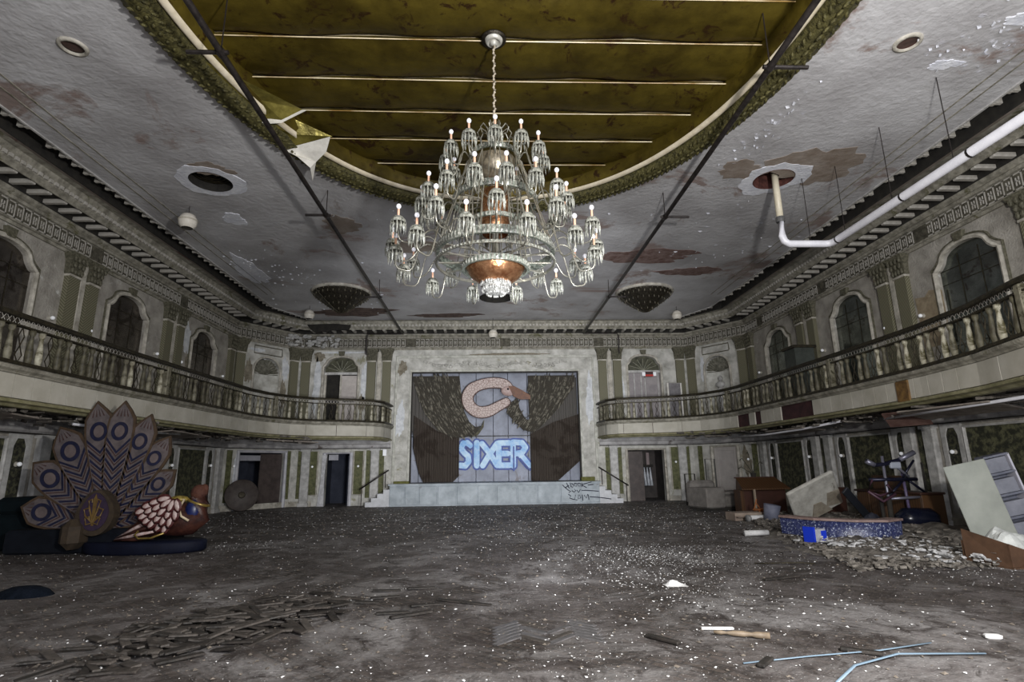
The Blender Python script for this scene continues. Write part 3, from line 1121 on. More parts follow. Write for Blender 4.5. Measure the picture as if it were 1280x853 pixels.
# outer band, dark channel
ob = MB()
po = [(10, -4), (10, 21), (8.3, 23.3), (-8.3, 23.3), (-10, 21), (-10, -4)]
pc = [(8.97, -4), (8.97, 20.85), (7.9, 22.85), (-7.9, 22.85), (-8.97, 20.85), (-8.97, -4)]
for i in range(5):
    ob.add([(*po[i], 7.47), (*po[i + 1], 7.47), (*pc[i + 1], 7.47), (*pc[i], 7.47)], [(0, 1, 2, 3)])
trim4 = struct('trim_4', ob, soffit_m, label='flat reddish grey ceiling border outside the dark bracketed groove')
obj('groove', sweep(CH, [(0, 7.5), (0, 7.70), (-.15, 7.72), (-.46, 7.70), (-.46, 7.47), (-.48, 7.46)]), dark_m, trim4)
obj('groove_edge', sweep(CH, [(.03, 7.5), (.03, 7.475), (-.01, 7.475), (-.01, 7.5)]), white_trim, trim4)
br_me = MB()
br_me.box(-.03, .03, -.01, .20, 7.50, 7.60)
br_me.box(-.03, .03, -.01, .06, 7.47, 7.52)
br_me = br_me.mesh('groove_bracket', modil_m)
CW = [Vector(p) for p in CH]
for i in range(5):
    a, b_ = CW[i], CW[i + 1]
    L = (b_ - a).length
    ang = atan2((b_ - a).y, (b_ - a).x) + pi
    n_ = int(L / (.33 if i in (0, 4) else .30))
    for k in range(n_):
        p = a.lerp(b_, (k + .5) / n_)
        if p.y < 6 or (i in (0, 4) and p.y > 19) and False:
            continue
        if random.random() < .08:
            continue
        o = bpy.data.objects.new('groove_bracket', br_me)
        COL.objects.link(o)
        o.parent = trim4
        o.location = (p.x, p.y, 0)
        o.rotation_euler = (0, 0, ang)
# thin ceiling lines on the left and right
for s_ in (-1, 1):
    for x in (7.85, 8.1):
        obj('ceiling_bead', MB().box(s_ * x - .012, s_ * x + .012, 3 if s_ < 0 else 3, 19, 7.488, 7.5), cornice_m, trim4)
# outer roof slab so that no sky leaks in
struct('trim_5', MB().box(-12.6, 12.6, -4, 28, 8.5, 8.6), dark_m, label='dark roof slab above the ceiling')

# oval ring: wreath and ivory moulding
NT = 144


def ring_sweep(prof, n=NT, jag=None):
    mb = MB()
    k = len(prof)
    vs_ = []
    for i in range(n):
        t = 2 * pi * i / n
        for (o_, z) in prof:
            x, y = ell(t, o_)
            vs_.append((x, y, z))
    fs = []
    for i in range(n):
        j = (i + 1) % n
        fs += [(i * k + q, i * k + q + 1, j * k + q + 1, j * k + q) for q in range(k - 1)]
    return mb.add(vs_, fs)


trim6 = struct('trim_6', ring_sweep([(.02, 7.5), (.0, 7.42), (-.12, 7.36), (-.28, 7.40), (-.36, 7.5), (-.38, 7.62)]), wreath_m, label='oval tarnished gold wreath moulding round the ceiling centre', smooth=True)
leafs = MB()
random.seed(5)
for i in range(1120):
    t = 2 * pi * (i // 4 + random.uniform(-.2, .2)) / 280
    o_ = (-.31, -.20, -.09, .01)[i % 4]
    x, y = ell(t, o_)
    if y < 3:
        continue
    x2, y2 = ell(t + .01, o_)
    a = atan2(y2 - y, x2 - x) + (.5 if i % 2 else -.5)
    z = (7.42, 7.365, 7.37, 7.45)[i % 4]
    leafs.ball((0, 0, 0), .055, 6, (1.3, .5, .5), Matrix.Translation((x, y, z)) @ Matrix.Rotation(a, 4, 'Z') @ Matrix.Rotation(.4, 4, 'Y'))
obj('wreath_leaves', leafs, wreath_m, trim6, True, kind='stuff')
obj('ivory_moulding', ring_sweep([(-.38, 7.56), (-.40, 7.52), (-.44, 7.50), (-.50, 7.53), (-.51, 7.56)]), ivory, trim6, True)
obj('gold_riser', ring_sweep([(-.50, 7.56), (-.56, 7.62), (-.57, 7.88)]), foil, trim6, True)

# gold foil panels with bright seams between
ys = [3.7, 4.6, 5.5, 6.42, 7.25, 8.16, 9.03, 9.92, 10.82, 11.76, 12.6]


def half_w(y, k=-.5):
    v = abs((y - EC[1]) / (EB + k))
    if v >= 1:
        return .05
    return (EA + k) * (1 - v ** EP) ** (1 / EP)


bk_ = MB()
bk_.add([(EC[0] + .0 + (EA + .1) * cos(2 * pi * i / 60), EC[1] + (EB + .1) * sin(2 * pi * i / 60), 8.02) for i in range(60)], [tuple(range(60))])
obj('panel_backing', bk_, slit_m, ceiling, label='bright backing seen through the seams')
random.seed(15)
for y0, y1 in zip([-1.2] + ys[:-1], ys):
    mb = MB()
    nx, ny = 24, 5
    g = .022
    vs_ = []
    for j in range(ny + 1):
        y = y0 + g + (y1 - y0 - 2 * g) * j / ny
        hw = half_w(y, -.45) + .05
        for i in range(nx + 1):
            x = EC[0] - hw + 2 * hw * i / nx
            e_ = abs(j / ny - .5) * 2
            z = 7.84 - .02 * (1 - e_ ** 2) + .018 * sin(x * 3.1 + y * 2) * (e_ > .9) + random.uniform(-.006, .006) + (.04 if e_ > .9 else 0)
            vs_.append((x, y + (.012 * sin(x * 2 + y) if e_ > .9 else 0), z))
    fs = [(j * (nx + 1) + i, j * (nx + 1) + i + 1, (j + 1) * (nx + 1) + i + 1, (j + 1) * (nx + 1) + i) for j in range(ny) for i in range(nx)]
    mb.add(vs_, fs)
    obj('foil_panel', mb, foil, ceiling, True)
wire = MB()
for k, y in enumerate(ys[1:]):
    hw = half_w(y)
    wire.tube([(EC[0] - hw, y, 7.84), (EC[0], y + .01, 7.825), (EC[0] + hw, y, 7.84)], .010, 5)
obj('seam_wire', wire, slit_m, ceiling, kind='stuff')

# torn foil flaps
flap_m = mat('foil_flap', (.11, .09, .015), (.34, .29, .07), 3.5, .32, .5, .5, bscale=6)
t_ = thing('torn_foil', 'torn gold ceiling foil with curled white hem drooping behind the left overhead pipe', 'foil', (0, 0, 0))
obj('foil_sheet', MB().add([(-4.59, 7.39, 7.50), (-4.28, 7.92, 7.62), (-3.54, 8.71, 7.62), (-3.91, 8.77, 7.45), (-4.35, 8.82, 7.48), (-4.48, 8.28, 7.48), (-4.54, 7.81, 7.50), (-4.17, 8.43, 7.60)], [(0, 1, 7), (1, 2, 7), (2, 3, 7), (3, 4, 7), (4, 5, 7), (5, 6, 7), (6, 0, 7)]), flap_m, t_)
obj('foil_underside', MB().add([(-3.54, 8.71, 7.62), (-3.46, 8.70, 7.60), (-3.92, 8.79, 7.40), (-4.23, 8.82, 7.40), (-4.34, 8.78, 7.47), (-4.01, 8.77, 7.47)], [(0, 1, 2, 5), (2, 3, 4, 5)]), foil_back, t_, label='white curled underside')
t_ = thing('torn_foil', 'torn gold foil corner with long white tongue hanging at the oval rim', 'foil', (0, 0, 0))
obj('foil_sheet', MB().add([(-4.22, 8.96, 7.48), (-3.85, 9.16, 7.74), (-3.23, 9.49, 7.60), (-4.20, 9.59, 7.38), (-4.43, 9.31, 7.45), (-3.91, 9.30, 7.52)], [(0, 1, 5), (1, 2, 5), (2, 3, 5), (3, 4, 5), (4, 0, 5)]), flap_m, t_)
obj('foil_underside', MB().add([(-4.17, 9.57, 7.37), (-3.26, 9.46, 7.58), (-3.39, 9.69, 7.40), (-3.63, 9.86, 7.28), (-3.78, 10.19, 7.05), (-3.73, 9.85, 7.15), (-3.91, 9.62, 7.25)], [(0, 1, 2), (0, 2, 3), (0, 3, 6), (6, 3, 5), (5, 3, 4)]), foil_back, t_, label='white tongue of underside')

# ------------------------------------------------------------------ stage
st = MB().box(-4.15, 4.05, 22.3, 27.0, 0, .78)
st.box(-4.2, 4.1, 22.24, 27.0, .78, .84)
stage = struct('floor_stage', st, mat('stage_paint', (.27, .31, .34), (.44, .49, .53), 2.5, .6, .2, c3=(.22, .22, .22), s3=2.2, t3=.62, detail=10), label='low pale blue stage platform with scribbled front')
stage.name = 'trim_7'
edges = [-4.15, -3.55, -3.0, -2.3, -1.55, -.75, .0, .8, 1.6, 2.5, 3.3, 4.05]
for i, (a, b_) in enumerate(zip(edges[:-1], edges[1:])):
    pl = MB().bbox(a + .02, b_ - .02, 22.25, 22.305, .05, .74, .012)
    obj('stage_panel', pl, stage.data.materials[0], stage)
random.seed(2)
stp = mat('step_white', (.50, .51, .53), (.68, .69, .72), 3, .7, .2, c3=(.3, .3, .28), s3=3, t3=.62)
for s_, x0 in ((1, 4.05), (-1, -4.15)):
    for k in range(4):
        x = x0 + s_ * k * .23
        xa, xb = sorted((x, x + s_ * .23))
        obj('stage_step', MB().box(xa, xb, 22.3, 23.28, 0, .64 - .155 * k), stp, stage)
obj('moss_strip', MB().box(3.45, 4.0, 22.9, 23.25, .84, 1.0), mat('moss', (.09, .09, .02), (.16, .16, .05), 9, .9, .4), stage)
obj('moss_strip', MB().box(-4.1, -3.5, 22.9, 23.25, .84, .93), mat('moss', (.09, .09, .02)), stage)
# black scribbled tag on the stage front
tag_m = mat('black_spray', (.01, .01, .03), rough=.6)
tg = MB()


def strokes(mb, paths, M, r_=.022):
    for p in paths:
        mb.tube([M @ Vector((x, 0, z)) for x, z in p], r_, 5, flat=(1, 1))


TX = 2.58
Mx = Matrix.Translation((TX, 22.24, 0))
strokes(tg, [[(0, .72), (.12, .60), (.22, .52)], [(.16, .80), (.22, .66), (.27, .58)], [(.12, .62), (.26, .70)], [(.30, .80), (.34, .66)], [(.36, .78), (.44, .70), (.40, .62), (.32, .66)],
             [(.48, .78), (.58, .76), (.55, .66), (.47, .67), (.48, .78)], [(.62, .78), (.72, .76), (.69, .66), (.61, .67), (.62, .78)], [(.76, .80), (.77, .64)], [(.76, .72), (1.15, .82)], [(.77, .70), (.95, .60)],
             [(1.0, .70), (1.22, .72)], [(.22, .52), (.32, .46), (.24, .42)], [(.36, .50), (.44, .44), (.52, .50), (.46, .56)], [(.56, .52), (.62, .42), (.70, .54)], [(.74, .50), (.92, .50), (1.42, .46)],
             [(.22, .36), (.32, .30), (.26, .22), (.44, .16)], [(.50, .34), (.46, .16), (.56, .14)], [(.62, .34), (.60, .18), (.70, .22), (.66, .34)], [(.76, .34), (.78, .12)], [(.84, .32), (.92, .20), (.98, .36)], [(1.0, .34), (1.02, .14)],
             [(1.05, .26), (1.5, .22), (1.9, .16)]], Mx, .016)
obj('scribbled_tag', tg, tag_m, stage, label='black spray scribble in three rows')

# back room of the stage
sbm = mat('backdrop_blue', (.27, .29, .35), (.42, .45, .54), 1.6, .7, .15, c3=(.26, .25, .27), s3=1.8, t3=.58, detail=10)
t_ = thing('stage_backdrop', 'pale blue boarded backdrop behind the swan with spray graffiti', 'backdrop', (0, 24.3, .84))
xs = [-4.2, -3.3, -2.5, -1.6, -.85, -.1, .55, 1.4, 2.3, 3.2, 4.2]
for a, b_ in zip(xs[:-1], xs[1:]):
    for z0, z1 in ((0, 1.9), (1.93, 4.9)):
        obj('backdrop_board', MB().bbox(a + .01, b_ - .01, 0, .05, z0 + .005, z1, .008), sbm, t_)
# graffiti: puffy letters, dark blue outline behind light blue fill
gfill = mat('spray_light_blue', (.16, .42, .82), (.55, .76, .95), 3.5, .45)
gout = mat('spray_navy', (.012, .035, .22), (.02, .08, .40), 4, .5)


def ribbon(mb, pts, r, y0, y1, n=12):
    rs = r if isinstance(r, (list, tuple)) else [r] * len(pts)
    for k_, ((x, z), q) in enumerate(zip(pts, rs)):
        y0 -= .00021
        y1 -= .00021
        mb.prism([(x + q * cos(2 * pi * k / n), z + q * sin(2 * pi * k / n)) for k in range(n)], y1 - y0, Matrix.Translation((0, y0, 0)))
    for (a, qa), (b_, qb) in zip(zip(pts[:-1], rs[:-1]), zip(pts[1:], rs[1:])):
        d = Vector((b_[0] - a[0], b_[1] - a[1]))
        if d.length < 1e-6:
            continue
        d.normalize()
        y0 -= .00017
        y1 -= .00017
        nx, nz = -d.y, d.x
        mb.prism([(a[0] + nx * qa, a[1] + nz * qa), (a[0] - nx * qa, a[1] - nz * qa), (b_[0] - nx * qb, b_[1] - nz * qb), (b_[0] + nx * qb, b_[1] + nz * qb)], y1 - y0, Matrix.Translation((0, y0, 0)))
    return mb


LET = {'S': [[(.78, .82), (.60, .93), (.36, .90), (.24, .72), (.42, .55), (.66, .42), (.70, .22), (.50, .06), (.18, .08)]],
       'I': [[(.3, .92), (.3, .06)]],
       'X': [[(.08, .88), (.5, .5), (.88, .06)], [(.88, .88), (.5, .5), (.12, .06)]],
       'E': [[(.85, .90), (.2, .90), (.2, .06), (.85, .06)], [(.2, .5), (.75, .5)]],
       'R': [[(.2, .04), (.2, .92), (.62, .90), (.78, .72), (.62, .52), (.2, .48)], [(.5, .48), (.95, .04)]]}
H_ = 1.42
gc = 0
for ch, x0, wd in (('S', -1.66, .72), ('I', -.98, .55), ('X', -.66, .82), ('E', -.02, .72), ('R', .56, .92)):
    for nm_, r_, y0, y1, mt in (('graffiti_outline', .195, -.012, -.002, gout), ('graffiti_letter', .120, -.026, -.012, gfill), ('graffiti_core', .030, -.030, -.026, gout)):
        mb = MB()
        for st in LET[ch]:
            pts = [(x0 + px * wd, .50 + pz * (H_ - .3) + .1) for px, pz in st]
            if nm_ == 'graffiti_core':
                pts = [pts[0], pts[1]] if ch in 'SR' else []
                pts = [(px + .02, pz - .20) for px, pz in pts]
                if not pts:
                    continue
            gc += 1
            sh_ = .0045 * gc
            base = {'graffiti_outline': 0, 'graffiti_letter': -.10, 'graffiti_core': -.16}[nm_]
            ribbon(mb, pts, r_, y0 + base - sh_ * .4, y1 + base - sh_ * .4)
        if mb.v:
            obj(nm_, mb, mt, t_)

# painted set pieces: drawing grid, 29.2 units per metre on the plane of the stage opening
G = lambda u_, v_: ((u_ - 618.0) / 29.0, (603.5 - v_) / 29.9 + .84)
wing_m = mat('wing_brown', (.022, .019, .013), (.07, .062, .048), 7, .85, .4, kind='wavez', t12=(.2, .9), c3=(.045, .038, .027), s3=5, t3=.5)
skirt_m = mat('skirt_brown', (.028, .021, .016), (.085, .068, .055), 5, .9, .3, kind='wavex', t12=(.2, .9), c3=(.030, .021, .015), s3=1.2, t3=.5)
grey_curt = mat('grey_curtain', (.075, .070, .063), (.15, .14, .13), 5, .9, .2, kind='wavex', t12=(.2, .9))
feather_m = mat('wing_feather_grey', (.045, .04, .03), (.26, .24, .19), 6, .8, .3, t12=(.42, .62))


def drape(mb, poly, y, amp=.03, per=.16, n=60):
    """pleated sheet inside polygon (x-monotone) given as top and bottom polylines"""
    top, bot = poly
    x0, x1 = top[0][0], top[-1][0]

    def interp(pl, x):
        for (a, za), (b, zb) in zip(pl[:-1], pl[1:]):
            if a <= x <= b:
                return za + (zb - za) * (x - a) / max(1e-6, b - a)
        return pl[-1][1] if x > pl[-1][0] else pl[0][1]
    vs_, fs = [], []
    for i in range(n + 1):
        x = x0 + (x1 - x0) * i / n
        yy = y + amp * sin(2 * pi * x / per)
        zt, zb = interp(top, x), interp(bot, x)
        for k in range(4):
            vs_.append((x, yy, zb + (zt - zb) * k / 3))
    for i in range(n):
        for k in range(3):
            fs.append((i * 4 + k, (i + 1) * 4 + k, (i + 1) * 4 + k + 1, i * 4 + k + 1))
    mb.add(vs_, fs)
    vb = [(a, b + .03, c) for a, b, c in vs_]
    mb.add(vb, [tuple(reversed(f)) for f in fs])
    return mb


def feathered_wing(side, label, outline_pts, rows, skirt, curt, tip, body_y, seed):
    t = thing('swan_wing', label, 'stage wing', (0, 23.75, 0))
    obj('grey_curtain', drape(MB(), curt, .14), grey_curt, t)
    obj('wing_skirt', drape(MB(), skirt, .07, .02, .11), skirt_m, t)
    wp_ = MB().prism(outline_pts, .05)
    obj('wing_board', wp_, wing_m, t)
    fm_ = MB()
    random.seed(seed)

    def inside(x, z):
        c = False
        n = len(outline_pts)
        for i in range(n):
            (x1, z1), (x2, z2) = outline_pts[i], outline_pts[(i + 1) % n]
            if (z1 > z) != (z2 > z) and x < (x2 - x1) * (z - z1) / (z2 - z1) + x1:
                c = not c
        return c
    for k in range(1300):
        x = random.uniform(-3.5, 3.6)
        z = random.uniform(2.4, 5.4)
        if not inside(x, z):
            continue
        a = side * (.25 + .5 * (5.3 - z) / 3) + random.uniform(-.15, .15)
        M = Matrix.Translation((x, -.01, z)) @ Matrix.Rotation(a, 4, 'Y')
        fm_.ball((0, 0, 0), random.uniform(.07, .17), 6, (.17, .12, 1.3), M)
    obj('wing_feathers', fm_, feather_m, t, True, kind='stuff')
    if tip:
        obj('wing_tip', MB().prism(tip, .04, Matrix.Translation((0, -.03, 0))), mat('tip_olive', (.06, .055, .035), (.16, .15, .10), 8, .8, .3), t)
    return t


feathered_wing(-1, 'brown feathered swan wing and curtain on the left half of the stage',
               [G(*p) for p in ((514, 470), (573, 470), (575, 492), (579, 515), (586, 530), (594, 536), (600, 534), (592, 545), (578, 549), (562, 548), (546, 538), (532, 520), (522, 498))],
               0,
               ([G(517, 520), G(546, 540), G(573, 548)], [G(517, 560), G(524, 590), G(530, 603), G(566, 603), G(573, 596)]),
               ([G(513, 472), G(573, 472)], [G(513, 530), G(520, 560), G(573, 560)]), [G(*p) for p in ((592, 545), (600, 536), (604, 526), (603, 536), (597, 545), (588, 549))], 0, 5)
feathered_wing(1, 'brown feathered swan wing and curtain on the right half of the stage',
               [G(*p) for p in ((659, 470), (719, 470), (716, 486), (702, 506), (688, 522), (672, 538), (664, 543), (652, 540), (640, 528), (632, 518), (634, 506), (646, 500), (648, 512), (655, 526), (660, 528))],
               0,
               ([G(661, 545), G(690, 530), G(723, 520)], [G(661, 603), G(694, 603), G(723, 578)]),
               ([G(661, 472), G(721, 472)], [G(661, 560), G(723, 545)]), None, 0, 6)
# swan neck and head
sn = thing('swan_neck', 'white scaly swan neck and brown-billed head curled between the two wings', 'stage prop', (0, 23.55, 0))
neck = [(631, 505), (620, 511), (609, 516.5), (596, 517), (586, 509), (583.5, 498), (589, 488), (601, 482), (616, 480), (629, 482), (635, 489)]
npts = []
for i in range(len(neck) - 1):
    p0, p1, p2, p3 = neck[max(i - 1, 0)], neck[i], neck[i + 1], neck[min(i + 2, len(neck) - 1)]
    for q in range(4):
        t = q / 4
        npts.append(tuple(.5 * (2 * p1[k] + (p2[k] - p0[k]) * t + (2 * p0[k] - 5 * p1[k] + 4 * p2[k] - p3[k]) * t * t + (3 * p1[k] - p0[k] - 3 * p2[k] + p3[k]) * t ** 3) for k in (0, 1)))
npts.append(neck[-1])
gp_ = [G(*p) for p in npts]
rr_ = [.16 + .06 * min(1, i / 10) if i < 26 else .20 for i in range(len(gp_))]
obj('neck_edge', ribbon(MB(), gp_, [r_ + .04 for r_ in rr_], 0, .06, 16), mat('neck_edge_brown', (.05, .02, .015), (.10, .04, .03), 8, .6), sn)
obj('neck', ribbon(MB(), gp_, rr_, -.05, .0, 16), mat('swan_scales', (.20, .11, .085), (.60, .50, .47), 9, .6, .3, kind='edge', t12=(.01, .09)), sn)
hx, hz = G(634, 490.5)
obj('head', MB().ball((hx, -.02, hz), .27, 16, (1.2, .45, .85)), mat('swan_head', (.42, .29, .27), (.58, .46, .43), 9, .6), sn, True)
bill = MB().prism([G(*p) for p in ((634, 485), (641, 485), (650, 490), (661, 497), (661, 502), (648, 502), (640, 498))], .14)
obj('bill', bill, mat('bill_brown', (.10, .03, .012), (.20, .075, .025), 6, .5), sn, loc=(0, -.16, 0))
obj('eye', MB().ball((hx - .02, -.15, hz + .06), .045, 8), mat('eye_black', (.01, .01, .01), rough=.2), sn, True)

# stage interior walls
sr = MB()
sr.add([(-4.2, 23.5, .8), (-4.2, 27, .8), (-4.2, 27, 6), (-4.2, 23.5, 6)], [(0, 1, 2, 3)])
sr.add([(4.2, 23.5, .8), (4.2, 27, .8), (4.2, 27, 6), (4.2, 23.5, 6)], [(3, 2, 1, 0)])
sr.add([(-4.2, 23.5, 6), (4.2, 23.5, 6), (4.2, 27, 6), (-4.2, 27, 6)], [(0, 1, 2, 3)])
sr.add([(-4.2, 27, .8), (4.2, 27, .8), (4.2, 27, 6), (-4.2, 27, 6)], [(0, 1, 2, 3)])
struct('wall_stage', sr, dark_m)
obj('opening_edge', MB().strip([(-3.53, .84), (-3.53, 5.40), (3.53, 5.40), (3.53, .84)], -.05, 0, .03), dark_m, wall_back, loc=(8.3, -.05, 0))
# stair handrails
for s_, x0, x1, lb in ((1, 4.05, 5.2, 'black handrail sloping beside the right stage steps'), (-1, -4.2, -5.3, 'black handrail sloping beside the left stage steps')):
    t = thing('handrail', lb, 'handrail', (0, 22.3, 0))
    obj('rail', MB().tube([(x0, 0, 1.38), (x1, 0, .66)], .028, 8), black_pipe, t, True)
    obj('post', MB().tube([(x0 + s_ * .12, 0, .7), (x0 + s_ * .12, 0, 1.31)], .018, 6), black_pipe, t)
    obj('post', MB().tube([(x1 - s_ * .08, 0, 0), (x1 - s_ * .08, 0, .72)], .018, 6), black_pipe, t)

# ------------------------------------------------------------------ balconies
RP = [(8.1, -4), (8.1, 1.5), (7.7, 3.2), (7.25, 5.0), (7.2, 6.2), (7.45, 7.4), (7.85, 8.7), (8.05, 10.2), (8.12, 12.3), (8.12, 15.5), (8.12, 18.3), (7.95, 19.3), (7.5, 20.2), (6.8, 20.8), (6.1, 21.1), (5.3, 21.3),
      (4.75, 21.5), (4.42, 21.95), (4.32, 22.6), (4.30, 23.3)]
LP = [(-4.34, 23.3), (-4.34, 22.6), (-4.42, 21.9), (-4.7, 21.4), (-5.3, 21.05), (-6.0, 20.8), (-6.7, 20.5), (-7.3, 19.9), (-7.75, 19.0), (-7.95, 18.0), (-8.02, 15), (-8.08, 12.3), (-8.0, 8.65), (-7.95, 4), (-8.0, -4)]


def resample(path, step):
    P = [Vector(p) for p in path]
    out = []
    acc = 0
    nxt = step / 2
    for a, b_ in zip(P[:-1], P[1:]):
        L = (b_ - a).length
        while nxt <= acc + L:
            t = (nxt - acc) / L
            d = (b_ - a).normalized()
            out.append((a.lerp(b_, t), atan2(d.y, d.x)))
            nxt += step
        acc += L
    return out


bal = MB()
bal.lathe([(.0001, 3.18), (.062, 3.18), (.062, 3.22), (.048, 3.25), (.062, 3.34), (.056, 3.44), (.036, 3.60), (.030, 3.70), (.050, 3.74), (.052, 3.80), (.0001, 3.80)], 8)
bal_mes = [bal.mesh('baluster', m_, True) for m_ in (mat('baluster_dark', (.035, .030, .018), (.12, .11, .07), 7, .6, .3), mat('baluster_mid', (.08, .07, .045), (.24, .225, .165), 6, .6, .3, c3=(.04, .035, .015), s3=4, t3=.52), baluster_m)]
lat = MB()
for s_ in (-1, 1):
    lat.tube([(-.0, 0, 3.22), (s_ * .07, 0, 3.34), (0, 0, 3.5), (s_ * .06, 0, 3.66), (0, 0, 3.8)], .010, 5)
lat_me = lat.mesh('iron_scroll', rail_m)
post_me = MB().bbox(-.07, .07, -.07, .07, 3.12, 3.93, .02).mesh('newel_post', mat('baluster_mid', (0, 0, 0)))


def balcony(path, wallpts, label, far_first, skips):
    t = thing('balcony', label, 'balcony', (0, 0, 0))
    slab = MB()
    # slab polygon between front path and walls
    poly = path + wallpts
    n = len(poly)
    for z, rev in ((2.60, True), (3.10, False)):
        f = tuple(range(n))
        slab.add([(x, y, z) for x, y in poly], [f if not rev else tuple(reversed(f))])
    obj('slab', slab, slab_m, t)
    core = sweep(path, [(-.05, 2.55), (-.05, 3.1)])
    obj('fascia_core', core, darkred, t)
    obj('top_moulding', sweep(path, [(-.05, 3.02), (.03, 3.02), (.05, 3.05), (.10, 3.08), (.12, 3.13), (.06, 3.16), (-.14, 3.16)]), cornice_m, t)
    obj('bottom_moulding', sweep(path, [(-.05, 2.62), (.02, 2.62), (.05, 2.59), (.05, 2.56), (-.02, 2.54), (-.06, 2.50), (-.2, 2.5)]), mat('green_moulding', (.16, .15, .07), (.30, .28, .17), 5, .7, .3), t)
    obj('base_rail', sweep(path, [(-.14, 3.16), (-.14, 3.22), (.07, 3.22), (.09, 3.16)]), rail_m, t)
    obj('handrail', sweep(path, [(-.10, 3.94), (-.11, 3.98), (-.08, 4.02), (.04, 4.02), (.07, 3.98), (.06, 3.94), (-.10, 3.94)]), rail_m, t)
    obj('lower_rail', sweep(path, [(-.06, 3.80), (-.06, 3.83), (.02, 3.83), (.02, 3.80), (-.06, 3.80)]), rail_m, t)
    # scroll band between the rails
    sb = MB()
    for (p, a) in resample(path, .11):
        if p.y < 5:
            continue
        M = Matrix.Translation((p.x, p.y, 0)) @ Matrix.Rotation(a, 4, 'Z') @ Matrix.Translation((0, -.02, 0))
        sb.add([(-.05, 0, 3.83), (-.035, 0, 3.83), (.05, 0, 3.94), (.035, 0, 3.94), (.035, 0, 3.83), (.05, 0, 3.83), (-.035, 0, 3.94), (-.05, 0, 3.94)], [(0, 1, 2, 3), (4, 5, 6, 7)], M)
    obj('scroll_band', sb, modil_m, t, kind='stuff')
    # balusters in pairs, iron scrolls between
    k = 0
    for (p, a) in resample(path, .215):
        k += 1
        if p.y < 6.0:
            continue
        M = Matrix.Translation((p.x, p.y, 0)) @ Matrix.Rotation(a, 4, 'Z') @ Matrix.Translation((0, -.03, 0))
        q = M @ Vector((0, 0, 0))
        if k % 3 == 2:
            me, nm_ = lat_me, 'iron_scroll'
        else:
            me, nm_ = random.choices(bal_mes, (.42, .38, .20) if p.y < 17.5 else (.2, .3, .5))[0], 'baluster'
        if k % 27 == 0:
            me, nm_ = post_me, 'newel_post'
        o = bpy.data.objects.new(nm_, me)
        COL.objects.link(o)
        o.parent = t
        o.location = q
        o.rotation_euler = (0, 0, a)
    # cladding panels: small on the straight flank, wide on the curve
    P = resample(path, .05)
    run = []
    i = 0
    while i < len(P) - 1:
        p, a = P[i]
        step = 8 if abs(p.x) > 7.8 and p.y < 18.5 else 22
        j = min(i + step, len(P) - 1)
        seg = [P[q][0] for q in range(i, j + 1, 4)]
        if seg[-1] != P[j][0]:
            seg.append(P[j][0])
        i = j
        mid = seg[len(seg) // 2]
        if mid.y < 4 or len(seg) < 2:
            continue
        if any(lo < mid.y < hi and abs(mid.x) > 7.6 for lo, hi in skips):
            continue
        A, B = seg[0], seg[-1]
        d = (B - A).normalized()
        seg[0] = A + d * .008
        seg[-1] = B - d * .008
        pm = sweep([tuple(q) for q in seg], [(-.03, 2.63), (.012, 2.635), (.012, 3.015), (-.03, 3.02)])
        # end caps
        m_ = len(seg)
        pm.f.append((0, 1, 2, 3))
        pm.f.append(tuple((m_ - 1) * 4 + q for q in (3, 2, 1, 0)))
        obj('fascia_panel', pm, fascia_m, t)
    return t


# front side of the hall lies on the left of the travel direction for both paths
bal_r = balcony(RP, [(8.3, 23.3), (10, 21), (10, -4)], 'right balcony with iron rail, worn balusters and cream panelled front', True, [(17.55, 18.4), (16.75, 17.1), (13.9, 15.6)])
bal_l = balcony(LP, [(-10, -4), (-10, 21), (-8.3, 23.3)], 'left balcony with dark rail, worn balusters and cream panelled front', True, [])

# debris hanging under the balconies
hp_m = mat('hanging_metal', (.42, .42, .44), (.66, .66, .70), 4, .4, .2, .3)
tn_m = mat('torn_board', (.20, .17, .15), (.36, .32, .28), 4, .85, .4)
random.seed(41)
for nm_, lb, pts, r_, mt in (
        ('hanging_pipe', 'long white pipe sagging under the right balcony near the corner', [(8.35, 19.0, 2.36), (8.3, 17.0, 2.30), (8.3, 15.0, 2.33), (8.4, 13.4, 2.42)], .03, pipe_w),
        ('hanging_pipe', 'thin pale pipe under the right balcony near the camera', [(8.5, 12.0, 2.36), (8.3, 9.5, 2.38), (8.2, 6.5, 2.45)], .03, pipe_w),
        ('hanging_pipe', 'thin white pipe lying under the left balcony beside the peacock tail', [(-8.4, 11.2, 2.36), (-8.4, 13.0, 2.34), (-8.5, 15.2, 2.40)], .028, hp_m)):
    o = obj(nm_, MB().tube(pts, r_, 8), mt, None, True)
    tag(o, lb, 'pipe')
